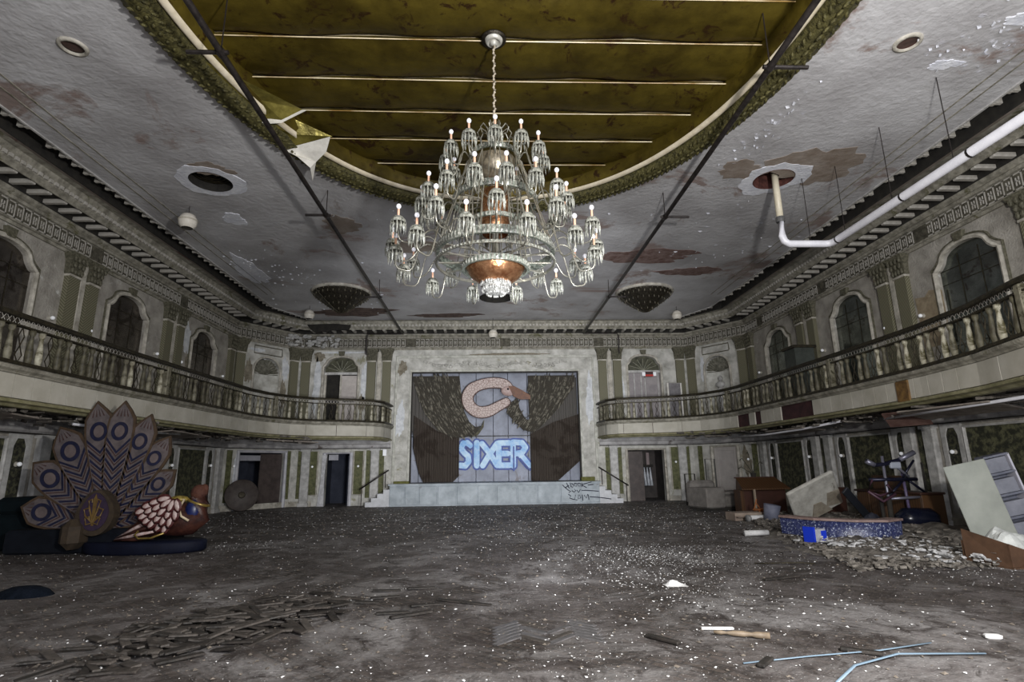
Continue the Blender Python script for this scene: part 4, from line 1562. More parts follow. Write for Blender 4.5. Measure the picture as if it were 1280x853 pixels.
for i, (x, y, z, sx, sy, ry, rz, lb) in enumerate((
        (8.6, 10.2, 2.36, .5, 1.1, .12, .1, 'long torn ceiling board hanging under the right balcony above the shelf unit'),
        (8.7, 11.6, 2.33, .30, .45, .5, .5, 'brown ceiling tile dangling above the tall white column'),
        (8.6, 16.0, 2.34, .4, 1.2, .1, 0, 'torn board under the right balcony below the missing panels'),
        (-8.8, 15.4, 2.38, .5, 1.3, -.1, .05, 'torn board under the left balcony right of the peacock tail'),
        (-8.8, 9.6, 2.40, .4, .9, -.1, .1, 'torn board under the left balcony at the left picture edge'),
        (-7.4, 20.3, 2.42, .9, .5, .05, .6, 'pale torn board under the left balcony above the wide doorway'))):
    b_ = MB()
    b_.add([(-sx, -sy, 0), (sx, -sy * .8, .03), (sx * .9, sy, 0), (-sx * .7, sy * .9, .04), (-sx, -sy, -.03), (sx, -sy * .8, 0), (sx * .9, sy, -.03), (-sx * .7, sy * .9, .01)],
           [(0, 1, 2, 3), (7, 6, 5, 4), (0, 4, 5, 1), (1, 5, 6, 2), (2, 6, 7, 3), (3, 7, 4, 0)])
    o = obj('hanging_board', b_, tn_m if i != 1 else mat('tile_maroon', (.12, .06, .05), (.2, .12, .1), 5, .8), None)
    o.location = (x, y, z)
    o.rotation_euler = (0, ry, rz)
    tag(o, lb, 'board')
for s_, y0, y1, sd, lb in ((1, 6.5, 20.5, 51, 'crumbling lath and plaster fringe under the right balcony'), (-1, 7, 20.5, 52, 'crumbling lath and plaster fringe under the left balcony')):
    random.seed(sd)
    rb = MB()
    for k in range(420):
        y = random.uniform(y0, y1)
        xr = random.uniform(8.15, 9.5)
        if y > 18.6:
            xr -= (y - 18.6) * .9
        q = random.random()
        M = Matrix.Translation((s_ * xr, y, 2.58 - random.random() ** 2 * .22)) @ Matrix.Rotation(random.uniform(0, 3), 4, 'Z') @ Matrix.Rotation(random.uniform(-.5, .5), 4, 'X')
        a, b_, c = random.uniform(.02, .12), random.uniform(.01, .05), random.uniform(.005, .03)
        if q < .15:
            a *= 4
        rb.box(-a, a, -b_, b_, -c, c, M)
    o = obj('hanging_rubble', rb, rubble_m, None)
    tag(o, lb, 'rubble', kind='stuff')

# objects on the fascia / balcony
o = obj('rusty_plate', MB().bbox(-.02, .02, -.17, .17, -.21, .21, .01), mat('rusty', (.08, .040, .012), (.20, .11, .03), 8, .7, .3), None, loc=(8.04, 10.72, 2.80))
tag(o, 'square rusty brown plate fixed to the right balcony front', 'plate')
fr = thing('framed_board', 'white framed grey board standing on the right balcony beside the stage window', 'board', (7.45, 22.6, 3.1), pi + .15)
obj('frame', MB().strip([(-.26, 0), (-.26, 1.65), (.26, 1.65), (.26, 0)], .07, -.03, .03), foil_back, fr)
obj('panel', MB().box(-.26, .26, 0, .03, 0, 1.65), mat('grey_cloth', (.16, .15, .16), (.24, .23, .24), 8, .8), fr)
ex = thing('exit_sign', 'small red and white sign over the window right of the stage', 'sign', (6.55, 23.05, 5.22))
obj('sign_box', MB().box(-.17, .17, -.05, .05, -.1, .1), mat('sign_dark', (.05, .02, .02), rough=.5), ex)
obj('sign_lamp', MB().box(-.30, -.17, -.06, .04, -.08, .08), globe_m, ex)
obj('sign_lamp', MB().box(.17, .30, -.06, .04, -.08, .08), globe_m, ex)
obj('red_band', MB().box(-.17, .17, -.06, -.05, -.1, -.02), mat('sign_red', (.5, .04, .03), rough=.5), ex)
dc = thing('dark_crate', 'dark green crate standing on the right balcony by the arched mirror', 'crate', (9.3, 16.35, 3.1))
obj('crate_body', MB().box(-.3, .3, -.3, .3, 0, 1.75), mat('crate_green', (.03, .035, .03), (.06, .07, .06), 5, .7), dc)
obj('crate_top', MB().box(-.36, .36, -.36, .36, 1.75, 1.83), rail_m, dc)

# ------------------------------------------------------------------ overhead pipes
for x, lb, ys_ in ((-3.85, 'long black overhead lighting pipe on the left running to the stage wall', (6.5, 11.4, 17.4)), (3.72, 'long black overhead lighting pipe on the right running to the stage wall', (6.6, 11.4, 17.4))):
    t = thing('lighting_pipe', lb, 'pipe', (x, 22.5, 6.9))
    obj('main_pipe', MB().tube([(0, 0, 0), (0, -9, -.0), (0, -26.5, 0)], .045, 10), black_pipe, t, True)
    for y in ys_:
        xa = -.45 if x < 0 else .0
        if y > 15:
            xa = -.45 if x < 0 else 0
        obj('cross_piece', MB().tube([(xa - (0.1 if x > 0 else 0), y - 22.5, 0), (xa + .55, y - 22.5, 0)], .03, 8), black_pipe, t)
        obj('clamp', MB().lathe([(.055, -.07), (.065, 0), (.055, .07)], 10, Matrix.Translation((0, y - 22.5, 0)) @ Matrix.Rotation(pi / 2, 4, 'X')), black_pipe, t)
        obj('hanger_rod', MB().tube([(0, y - 22.5, 0), (0, y - 22.5, .62 if y > 12.5 else .9)], .01, 6), black_pipe, t)
    s_ = -1 if x < 0 else 1
    obj('end_bracket', MB().tube([(0, .0, 0), (s_ * 1.45, .1, .02), (s_ * 1.5, .1, -.1), (s_ * 1.5, .15, -.85)], .03, 8), black_pipe, t)

wp = thing('drain_pipe', 'white plastic drain pipe dropping from a ceiling hole and running along the right', 'pipe', (5.97, 10.7, 5.96))
obj('drop_pipe', MB().tube([(0, 0, 1.75), (0, 0, .55)], .07, 12), pipe_y, wp, True, label='yellowed upper length')
bend = [(0, 0, .55), (0, 0, .18), (.03, 0, .06), (.12, 0, .0), (.9, 0, 0), (.99, -.03, 0), (1.03, -.12, 0), (1.03, -.6, 0), (1.03, -14, 0.0)]
obj('run_pipe', MB().tube(bend, .075, 12), pipe_w, wp, True)
obj('coupling', MB().lathe([(.085, -.06), (.092, 0), (.085, .06)], 12, Matrix.Translation((0, 0, .55))), mat('coupling_dark', (.1, .1, .1), rough=.5), wp)
for yy in (-.05, -1.9, -3.3, -5.0):
    obj('pipe_strap', MB().lathe([(.082, -.02), (.084, 0), (.082, .02)], 12, Matrix.Translation((1.03, yy - .2, 0)) @ Matrix.Rotation(pi / 2, 4, 'X')), black_pipe, wp)
for (x, yy) in ((.6, 0), (1.03, -.5), (1.03, -1.85), (1.03, -3.2)):
    obj('hanger_rod', MB().tube([(x, yy, .05), (x, yy, 1.54)], .008, 6), black_pipe, wp)

# dome speakers
for (x, y, z, r_, h, lb) in ((-7.28, 12.22, 7.12, .20, .2, 'white globe speaker on the left ceiling near the open vent'), (-7.05, 20.4, 7.15, .19, .17, 'white globe speaker at the far left ceiling corner'),
                             (7.1, 20.6, 7.15, .19, .17, 'white globe speaker at the far right ceiling corner'), (-.1, 22.25, 6.82, .19, .2, 'white globe speaker above the centre of the stage')):
    t = thing('globe_speaker', lb, 'speaker', (x, y, z))
    obj('shell', MB().lathe([(.06, r_ * .95), (r_ * .7, r_ * .75), (r_, r_ * .2), (r_ * 1.02, 0), (r_ * .9, -r_ * .55), (r_ * .62, -r_ * .85)], 20), mat('speaker_cream', (.66, .62, .54), (.78, .74, .66), 6, .5), t, True)
    obj('cone', MB().lathe([(r_ * .62, -r_ * .85), (r_ * .3, -r_ * .55), (.0001, -r_ * .5)], 16), dark_m, t, True)
    obj('band', MB().lathe([(r_ * 1.03, -.01), (r_ * 1.05, .01), (r_ * 1.03, .03)], 20), mat('speaker_band', (.5, .46, .38), rough=.5), t)
    obj('cord', MB().tube([(0, 0, r_ * .9), (0, 0, 7.5 - z)], .008, 5), black_pipe, t)

# crystal basket lamps
for (x, y, lb) in ((-5.42, 18.7, 'dark crystal basket ceiling lamp left of the stage'), (5.30, 18.7, 'dark crystal basket ceiling lamp right of the stage')):
    t = thing('basket_lamp', lb, 'ceiling lamp', (x, y, 7.5))
    obj('rim', MB().lathe([(1.0, 0), (1.03, -.05), (.97, -.10), (.93, -.06)], 40), cream, t, True)
    pr_ = [(.96, -.08), (.88, -.18), (.68, -.34), (.46, -.50), (.26, -.64), (.10, -.74), (.0001, -.76)]
    obj('bowl', MB().lathe(pr_, 32), grille, t, True)
    cr = MB()
    random.seed(61)
    for j in range(5):
        rr, zz = pr_[j]
        nn = max(8, int(34 * rr))
        for k in range(nn):
            a = 2 * pi * (k + .5 * (j % 2)) / nn
            cr.ball(((rr + .01) * cos(a), (rr + .01) * sin(a), zz - .02), .028, 5, (.7, .7, 1.9))
    obj('crystal_beads', cr, mat('old_crystal', (.03, .028, .02), (.20, .18, .13), 3, .3, 0, .2), t, kind='stuff')
    for k in range(8):
        a = 2 * pi * k / 8
        obj('rib', MB().tube([((r_ + .015) * cos(a), (r_ + .015) * sin(a), z_) for r_, z_ in pr_], .014, 5), rail_m, t)

# ------------------------------------------------------------------ chandelier
CX, CY = -.18, 7.2
ch = thing('chandelier', 'huge tiered crystal chandelier with many small lamps under the gold ceiling', 'chandelier', (CX, CY, 0))
obj('ceiling_rose', MB().lathe([(.14, 7.80), (.13, 7.76), (.10, 7.73), (.09, 7.76), (.06, 7.76), (.05, 7.70), (.0001, 7.69)], 24), mat('rose_silver', (.5, .5, .46), (.7, .68, .62), 8, .4, 0, .3), ch, True)
obj('rose_backplate', MB().lathe([(.0001, 7.83), (.19, 7.82), (.19, 7.79), (.0001, 7.78)], 24), grille, ch, True)
chn = []
for i in range(31):
    z = 7.70 - i * (7.70 - 6.32) / 30
    chn.append((.012 * sin(i * 1.9), .012 * cos(i * 1.9), z))
obj('suspension_rope', MB().tube(chn, .022, 8), chain_m, ch, True)


def ring(r_, z, h, th, name, mt):
    obj(name, MB().lathe([(r_, z - h / 2), (r_ + th, z - h / 2), (r_ + th, z + h / 2), (r_, z + h / 2), (r_, z - h / 2)], 48), mt, ch)
    cr = MB()
    n_ = int(2 * pi * r_ / .055)
    for k in range(n_):
        a = 2 * pi * k / n_
        M = Matrix.Translation(((r_ + th) * cos(a), (r_ + th) * sin(a), z)) @ Matrix.Rotation(a, 4, 'Z')
        cr.add([(0, -.02, -h / 2), (0, .02, -h / 2), (0, .02, h / 2), (0, -.02, h / 2), (.018, 0, 0)], [(0, 1, 4), (1, 2, 4), (2, 3, 4), (3, 0, 4)], M)
    obj('crystal_band', cr, crystal, ch, kind='stuff')


ring(.33, 5.80, .07, .03, 'top_ring', ringm)
ring(.56, 5.10, .09, .035, 'middle_ring', ringm)
ring(.78, 4.33, .11, .04, 'main_ring', ringm)
ring(.80, 4.16, .04, .02, 'main_ring_rim', brass)
ring(.43, 4.10, .08, .035, 'inner_ring', ringm)
ring(.35, 4.75, .06, .03, 'drum_ring', ringm)
# cage rods
for (r0, z0, r1, z1, n_) in ((.34, 5.78, .57, 5.12, 18), (.57, 5.10, .79, 4.38, 24), (.34, 5.78, .36, 4.78, 12), (.36, 4.75, .44, 4.14, 18)):
    for k in range(n_):
        a = 2 * pi * k / n_
        c, s_ = cos(a), sin(a)
        m_ = (r0 + r1) / 2 + .03
        obj('cage_rod', MB().tube([(r0 * c, r0 * s_, z0), (m_ * c * .97, m_ * s_ * .97, (z0 + z1) / 2), (r1 * c, r1 * s_, z1)], .008, 5), brass, ch)
for z, r_ in ((4.30, .78), (4.18, .78), (5.08, .56)):
    for k in range(12):
        a = 2 * pi * k / 12
        obj('spoke', MB().tube([(.12 * cos(a), .12 * sin(a), z), (r_ * cos(a), r_ * sin(a), z)], .012, 5), brass, ch)
obj('stem', MB().lathe([(.03, 6.35), (.03, 5.9), (.06, 5.85), (.04, 5.75), (.05, 5.5), (.10, 5.4), (.05, 5.3), (.05, 4.2)], 12), brass, ch, True)
obj('upper_bowl', MB().lathe([(.30, 5.74), (.29, 5.66), (.25, 5.50), (.20, 5.44), (.0001, 5.42)], 24), mat('bowl_bronze', (.14, .12, .09), (.42, .36, .26), 9, .3, .1, .6), ch, True)
obj('copper_drum', MB().lathe([(.19, 5.25), (.21, 5.2), (.21, 4.66), (.18, 4.6)], 24), copper, ch, True, label='shining copper drum')
obj('copper_bowl', MB().lathe([(.41, 4.16), (.40, 4.08), (.33, 3.97), (.22, 3.89), (.0001, 3.86)], 32), copper, ch, True, label='shining copper bowl')
cb = MB()
cb.lathe([(.17, 3.92), (.20, 3.86), (.17, 3.78), (.09, 3.73), (.0001, 3.72)], 20)
for k in range(70):
    a = 2 * pi * k / 23.3
    j = k % 3
    rr, zz = ((.20, 3.87), (.18, 3.79), (.12, 3.74))[j]
    cb.ball((rr * cos(a), rr * sin(a), zz), .02, 5, (1, 1, 1.6))
obj('bottom_crystal_basket', cb, mat('basket_crystal', (.10, .10, .09), (.45, .45, .44), 40, .2, .1, .1), ch, True)
# top crown curls
for k in range(10):
    a = 2 * pi * k / 10
    c, s_ = cos(a), sin(a)
    obj('crown_curl', MB().tube([(.05 * c, .05 * s_, 5.98), (.12 * c, .12 * s_, 6.22), (.20 * c, .20 * s_, 6.28), (.25 * c, .25 * s_, 6.20), (.22 * c, .22 * s_, 6.12)], .009, 5), brass, ch)
# lamps
shade = MB()
shade.lathe([(.015, .21), (.06, .20), (.092, .16), (.096, .12)], 12)
for k in range(12):
    a = 2 * pi * k / 12
    shade.add([(.096 * cos(a), .096 * sin(a), .13), (.100 * cos(a + .2), .100 * sin(a + .2), .06), (.094 * cos(a), .094 * sin(a), -.06), (.088 * cos(a - .2), .088 * sin(a - .2), .06), (.108 * cos(a), .108 * sin(a), .05)],
              [(0, 1, 4), (1, 2, 4), (2, 3, 4), (3, 0, 4)])
shade_me = shade.mesh('crystal_shade', crystal)
cand_me = MB().lathe([(.016, .18), (.016, .30), (.010, .31)], 8).mesh('candle', candle_m, True)
bulb_me = MB().ball((0, 0, .345), .032, 10, (1, 1, 1.1)).mesh('bulb', bulb_m, True)
tiers = ((.70, 5.63, .36, 5.78, 12, 0.0, 0), (1.02, 4.90, .60, 5.08, 16, .13, 0), (1.42, 4.32, .80, 4.35, 24, .0, 1))
tid = 0
for (r_, zb, rin, zin, n_, ph, alt) in tiers:
    arm_cache = {}
    for k in range(n_):
        dz = -.24 if (alt and k % 2) else 0
        rr = r_ - (.06 if dz else 0)
        if dz not in arm_cache:
            z1 = zb + dz
            lo = min(z1, zin) - .12
            kp = [(rin, zin), (rin + (rr - rin) * .18, zin + .10), (rin + (rr - rin) * .38, zin + .05), (rin + (rr - rin) * .6, lo + .03), (rin + (rr - rin) * .85, lo), (rr - .01, lo + .06), (rr, z1 + .19)]
            sp = []
            for i_ in range(len(kp) - 1):
                p0, p1, p2, p3 = kp[max(i_ - 1, 0)], kp[i_], kp[i_ + 1], kp[min(i_ + 2, len(kp) - 1)]
                for q_ in range(4):
                    t = q_ / 4
                    v_ = [.5 * (2 * p1[c_] + (p2[c_] - p0[c_]) * t + (2 * p0[c_] - 5 * p1[c_] + 4 * p2[c_] - p3[c_]) * t * t + (3 * p1[c_] - p0[c_] - 3 * p2[c_] + p3[c_]) * t ** 3) for c_ in (0, 1)]
                    sp.append((v_[0], 0, v_[1]))
            sp.append((rr, 0, z1 + .19))
            am = MB().tube(sp, .011, 6)
            arm_cache[dz] = am.mesh('lamp_arm', brass, True)
        a = 2 * pi * (k + ph * n_ / 6.28) / n_ + (pi / 2)
        o = bpy.data.objects.new('lamp_arm', arm_cache[dz])
        COL.objects.link(o)
        o.parent = ch
        o.rotation_euler = (0, 0, a)
        for me, nm_ in ((shade_me, 'crystal_shade'), (cand_me, 'candle'), (bulb_me, 'bulb')):
            q = bpy.data.objects.new(nm_, me)
            COL.objects.link(q)
            q.parent = o
            q.location = (rr, 0, zb + dz)

# ------------------------------------------------------------------ peacock
PX, PY = -7.40, 11.0
pk = thing('feather_fan', 'tall painted peacock tail fan with blue eyes standing on the left', 'parade prop', (PX, PY, 0))
blade_m = mat('feather_lilac', (.065, .054, .056), (.13, .106, .106), 5, .7, .1)
edge_m = mat('feather_edge', (.035, .020, .010), (.07, .042, .022), 8, .7)
navy_m = mat('feather_navy', (.004, .005, .022), (.010, .012, .042), 6, .5)
rust_m = mat('feather_rust', (.035, .016, .015), (.065, .030, .027), 6, .6)
eye_m = mat('feather_eye', (.09, .07, .07), (.14, .11, .11), 6, .6)


def feather_outline(L, w_, k=0):
    pts = []
    prof = [(0, .16), (.2, .42), (.45, .78), (.65, .98), (.78, 1.0), (.87, .92), (.93, .55), (1.0, 0)]
    L2 = L + k
    for t, h in prof[:-1]:
        pts.append((w_ / 2 * h + k, t * L))
    pts.append((0, L2))
    for t, h in reversed(prof[:-1]):
        pts.append((-w_ / 2 * h - k, t * L))
    return pts


tips = [(-8.99, .82), (-8.90, 1.62), (-8.50, 2.28), (-7.86, 2.76), (-7.33, 2.76), (-6.82, 2.50), (-6.43, 2.08), (-6.27, 1.45), (-6.25, .82)]
for i, (tx, tz) in enumerate(tips):
    bz = .42
    dx, dz = tx - PX, tz - bz
    L = sqrt(dx * dx + dz * dz)
    a = atan2(dx, dz)
    w_ = (.50, .52, .54, .50, .48, .44, .40, .38, .34)[i]
    e = obj('tail_feather', MB().prism(feather_outline(L, w_, .03), .035), edge_m, pk, loc=(0, .02 * abs(i - 4), bz), rot=(0, a, 0))
    obj('feather_blade', MB().prism(feather_outline(L - .03, w_ - .03), -.012), blade_m, e)
    ez = L * .76
    ring_ = MB()
    n_ = 20
    for k in range(n_):
        a0, a1 = 2 * pi * k / n_, 2 * pi * (k + 1) / n_
        ro, ri = w_ * .32, w_ * .21
        v4 = [(ro * cos(a0), -.026, ez + ro * 1.15 * sin(a0)), (ro * cos(a1), -.026, ez + ro * 1.15 * sin(a1)), (ri * cos(a1), -.026, ez + ri * 1.15 * sin(a1)), (ri * cos(a0), -.026, ez + ri * 1.15 * sin(a0))]
        ring_.add(v4 + [(x, -.012, z) for x, y, z in v4], [(0, 1, 2, 3), (0, 4, 5, 1), (2, 6, 7, 3)])
    obj('eye_ring', ring_, navy_m, e)
    obj('eye_disc', MB().prism([(w_ * .19 * cos(2 * pi * k / 16), ez + w_ * .22 * sin(2 * pi * k / 16)) for k in range(16)], -.022), eye_m, e)
    cv = MB()
    cr_ = MB()
    q = L * .60
    k = 0
    while q > L * .1:
        hw = w_ * .46 * (.25 + .75 * min(1, q / (L * .6)))
        for s_ in (-1, 1):
            (cv if k % 2 == 0 else cr_).prism([(0, q), (s_ * hw, q + hw * 1.15), (s_ * hw, q + hw * 1.15 - (.055 if k % 2 == 0 else .03)), (0, q - (.05 if k % 2 == 0 else .025))], -.02 if s_ > 0 else -.02)
        q -= .082
        k += 1
    for x in (-.1, -.03, .04, .11):   # rust strokes above the eye
        cr_.prism([(x - .01, L * .88), (x * .6, L * .94), (x + .012, L * .88)], -.02)
    obj('navy_chevrons', cv, navy_m, e, kind='stuff')
    obj('rust_chevrons', cr_, rust_m, e, kind='stuff')
# ornate egg-shaped shield at the root
sh = MB().prism([(.34 * cos(a) * (1 - .25 * max(0, sin(a))), .72 + .40 * sin(a)) for a in [2 * pi * k / 28 for k in range(28)]], .18)
s1 = obj('root_shield', sh, mat('shield_brown', (.022, .014, .008), (.045, .030, .016), 8, .8), pk, loc=(.0, -.30, 0))
obj('shield_face', MB().prism([(.25 * cos(a) * (1 - .25 * max(0, sin(a))), .74 + .33 * sin(a)) for a in [2 * pi * k / 28 for k in range(28)]], -.02), mat('shield_purple', (.016, .009, .026), (.032, .015, .04), 10, .7), s1)
fl_ = MB()
for s_ in (-1, 1):
    for (x0, z0) in ((.10, .6), (.13, .75), (.08, .9)):
        fl_.tube([(0, -.03, .55), (s_ * x0, -.04, z0 - .08), (s_ * x0 * 1.3, -.04, z0 + .03), (s_ * x0 * .6, -.04, z0 + .06), (s_ * x0 * .5, -.04, z0)], .014, 5)
fl_.prism([(-.02, .5), (.02, .5), (.035, .95), (0, 1.05), (-.035, .95)], -.03)
obj('gold_scrolls', fl_, mat('scroll_gold', (.085, .05, .012), (.15, .09, .022), 8, .6), s1)
obj('float_base', MB().bbox(-1.65, .9, -.15, 1.15, 0, .42, .04), mat('navy_box', (.003, .004, .007), (.007, .009, .014), 4, .9, spec=.15), pk, label='navy black base box')
obj('side_bolster', MB().bbox(-.5, -.15, -.5, .0, .1, .62, .12), mat('shield_brown', (.05, .03, .02)), pk)

pb = thing('peacock_figure', 'reclining peacock figure with white scaled wing and blue breast', 'parade prop', (-6.1, 10.9, 0))
body_m = mat('bird_maroon', (.022, .006, .005), (.065, .022, .014), 8, .45, .15)
obj('platform', MB().lathe([(.0001, .20), (.98, .20), (1.0, .17), (1.0, .04), (.96, 0), (.0001, 0)], 36, Matrix.Translation((-.50, .1, 0)) @ Matrix.Diagonal((1.08, .5, 1, 1))), mat('navy_gloss', (.002, .003, .011), (.004, .006, .018), 4, .7, spec=.2), pb, True)
bd = MB()
bd.tube([(-1.0, 0, .24), (-.75, 0, .32), (-.45, 0, .46), (-.15, 0, .56), (.12, 0, .58), (.30, 0, .58), (.42, 0, .66), (.45, 0, .82), (.42, 0, .97), (.42, 0, 1.08)],
        [.03, .10, .20, .28, .31, .29, .25, .19, .15, .13], 16, flat=(.8, 1.0))
obj('body', bd, body_m, pb, True)
hd = MB()
hd.ball((.42, -.01, 1.04), .15, 14, (1, .9, 1.0))
hd.ball((.50, .0, 1.10), .08, 10, (1, .8, 1.2))
obj('head', hd, mat('head_red', (.05, .014, .010), (.10, .035, .018), 8, .8, .4), pb, True, label='dark red crested top')
obj('collar', MB().lathe([(.20, -.02), (.235, 0), (.20, .03)], 20, Matrix.Translation((.42, 0, .86)) @ Matrix.Rotation(.35, 4, 'Y') @ Matrix.Diagonal((.95, .82, 1, 1))), mat('collar_gold', (.20, .14, .03), (.34, .25, .08), 8, .3, 0, .5), pb, True)
obj('breast_patch', MB().ball((.38, -.10, .72), .18, 14, (.75, .62, 1.1)), mat('breast_blue', (.006, .011, .06), (.012, .022, .11), 8, .35), pb, True)
obj('neck_rope', MB().tube([(.26, -.20, .93), (.22, -.27, .78), (.28, -.29, .64), (.40, -.25, .56)], .022, 8), mat('rope_cream', (.6, .5, .35), rough=.5), pb, True)
wf_m = mat('wing_white', (.34, .21, .19), (.60, .50, .48), 12, .5, .1)
wl_m = mat('wing_line_red', (.06, .008, .008), rough=.6)
wfo = MB().ball((0, 0, 0), .105, 8, (1.0, .16, .36))
wf_me_ = wfo.mesh('wing_feather', wf_m, True)
wfb_me = MB().ball((0, .010, 0), .128, 8, (1.0, .16, .56)).mesh('wing_line', wl_m, True)
SX, SZ = .16, .98
for r_i, (r0, n_, a0, a1) in enumerate(((.66, 6, 206, 256), (.50, 6, 200, 264), (.35, 5, 196, 276), (.19, 4, 190, 290))):
    for k in range(n_):
        a = radians(a0 + (a1 - a0) * k / (n_ - 1))
        x, z = SX + r0 * cos(a), SZ + r0 * sin(a) * .82
        a_ = atan2(-sin(a) * .8, -cos(a))
        q = obj('wing_feather', wf_me_, None, pb, loc=(x, -.30 - .022 * r_i + (.05 if z < .5 else 0), z), rot=(0, -a_ * .9 - .05, 0))
        q.scale = (1.05 + .1 * (k > 3), 1, 1.15)
        obj('wing_line', wfb_me, None, q)
for k in range(4):
    obj('tail_plume', MB().tube([(-.95, -.06 - .02 * k, .26 - .01 * k), (-.55, -.14 - .02 * k, .46 - .07 * k), (-.2, -.22, .60 - .11 * k)], [.015, .032, .02], 8, flat=(.6, 1)), wf_m if k % 2 == 0 else body_m, pb, True)
obj('gold_scroll', MB().tube([(-.45, -.26, .40), (-.5, -.28, .33), (-.42, -.29, .27), (-.2, -.30, .28), (.02, -.30, .36)], .018, 8), mat('collar_gold', (.4, .3, .1)), pb, True)
obj('shoulder_cap', MB().ball((.12, -.12, .93), .15, 12, (1.2, .8, .45)), mat('shoulder_olive', (.16, .11, .02), (.42, .32, .08), 14, .4, 0, .2), pb, True)

db = thing('dark_chest', 'very dark teal upholstered box at the far left edge', 'chest', (-8.6, 11.7, 0))
obj('chest_body', MB().bbox(-1.15, -.35, -.3, .5, 0, .66, .05), mat('teal_black', (.002, .005, .007), (.004, .009, .012), 4, .9, spec=.15), db)
obj('chest_lid', MB().bbox(-1.17, -.33, -.32, .52, .66, .98, .07), mat('teal_black', (0, 0, 0)), db)
o = obj('dark_cloth', MB().lathe([(.30, 0), (.24, .06), (.14, .10), (.0001, .115)], 16, Matrix.Diagonal((1.1, .7, 1, 1))), mat('navy_cloth', (.002, .004, .008), (.006, .009, .016), 9, .95, .4, spec=.1), None, True, loc=(-5.85, 7.35, 0))
tag(o, 'navy black cloth heap on the floor at lower left', 'cloth')

# round disc leaning in the corner
rd = thing('round_tabletop', 'brown round tabletop leaning beside the wide left doorway', 'tabletop', (-9.15, 20.9, .0), (-.18, 0, .5))
obj('top', MB().lathe([(.0001, .05), (.54, .05), (.56, .03), (.56, 0), (.54, -.02), (.0001, -.02)], 32, Matrix.Translation((0, 0, .58)) @ Matrix.Rotation(pi / 2, 4, 'X')), mat('tabletop_brown', (.045, .034, .032), (.085, .07, .062), 6, .6, .2), rd, True)
obj('hub_plate', MB().lathe([(.0001, .09), (.10, .08), (.12, .05)], 12, Matrix.Translation((0, 0, .58)) @ Matrix.Rotation(pi / 2, 4, 'X')), rail_m, rd)

# ------------------------------------------------------------------ furniture on the right
ac = thing('armchair', 'bulky grey upholstered armchair below the closed pale door', 'armchair', (7.0, 18.3, 0), .25)
gm = mat('grey_upholstery', (.13, .12, .11), (.20, .185, .17), 5, .9, .2)
obj('seat', MB().bbox(-.1, .95, -.65, .3, .12, .46, .04), gm, ac)
obj('seat_cushion', MB().bbox(-.08, .9, -.7, .2, .46, .58, .05), gm, ac)
obj('backrest', MB().bbox(-.75, .2, .1, .5, .15, .92, .10), gm, ac)
obj('arm', MB().bbox(-.80, -.12, -.75, .30, .1, .72, .04), gm, ac)
obj('arm', MB().bbox(.88, 1.05, -.6, .3, .1, .50, .04), gm, ac)
obj('base', MB().box(-.75, 1.0, -.6, .3, .0, .12), dark_m, ac)


def small_frame(name, label, loc, w_, h, mt, rot=0):
    t = thing(name, label, 'chair', loc, rot)
    obj('back_frame', MB().strip([(-w_ / 2, .45), (-w_ / 2, h), (w_ / 2, h), (w_ / 2, .45), (-w_ / 2, .45)], -.04, -.02, .02), mt, t)
    obj('seat', MB().bbox(-w_ / 2, w_ / 2, -.4, 0, .40, .46, .02), mt, t)
    for sx in (-1, 1):
        for sy in (0, -.38):
            obj('leg', MB().box(sx * (w_ / 2 - .03) - .02, sx * (w_ / 2 - .03) + .02, sy - .02, sy + .02, 0, .42), mt, t)
    return t


small_frame('chair', 'black framed chair behind the grey armchair, nearer the stage', (7.0, 20.4, 0), .40, 1.1, dark_m)
small_frame('chair', 'tall grey framed chair in front of the closed pale door', (7.75, 20.3, 0), .38, 1.62, mat('frame_grey', (.10, .10, .095), rough=.5))

wb1 = mat('cabinet_orange_brown', (.055, .025, .010), (.09, .043, .017), 4, .5, .1, kind='wavex')
wb2 = mat('cabinet_dark_red', (.035, .013, .009), (.06, .023, .015), 4, .5, .1)
pn = thing('sideboard', 'orange-brown wooden sideboard with dark open front beside the grey armchair', 'sideboard', (7.75, 16.6, 0), .08)
obj('sloping_top', MB().add([(-.75, -.30, .72), (.75, -.30, .72), (.62, .25, 1.02), (-.62, .25, 1.02), (-.75, -.30, .68), (.75, -.30, .68), (.62, .3, .68), (-.62, .3, .68)], [(0, 1, 2, 3), (0, 4, 5, 1), (1, 5, 6, 2), (3, 7, 4, 0), (2, 6, 7, 3)]), wb1, pn)
obj('top_edge', MB().box(-.64, .64, .24, .32, 1.0, 1.04), wb2, pn)
obj('body', MB().box(-.6, .7, -.1, .3, 0, .68), wb2, pn)
obj('side_leg', MB().box(-.42, -.37, -.34, -.28, 0, .70), mat('leg_pale', (.3, .24, .18), rough=.6), pn)
obj('side_panel', MB().box(-.72, -.6, -.1, .25, 0, .68), wb1, pn)
st_ = thing('potted_stems', 'dry bent plant stems standing on the orange-brown sideboard', 'plant', (7.7, 16.88, 1.04))
obj('pot', MB().lathe([(.0001, 0), (.07, 0), (.09, .12), (.08, .12)], 10), dark_m, st_)
for k, (x, z) in enumerate(((-.3, .55), (-.1, .75), (.15, .68), (.25, .45), (-.35, .3))):
    obj('stem', MB().tube([(0, 0, .1), (x * .5, 0, z * .6), (x, 0, z), (x * 1.25, 0, z - .06)], [.012, .01, .01, .02], 5), mat('stem_dark', (.03, .03, .02), rough=.8), st_)

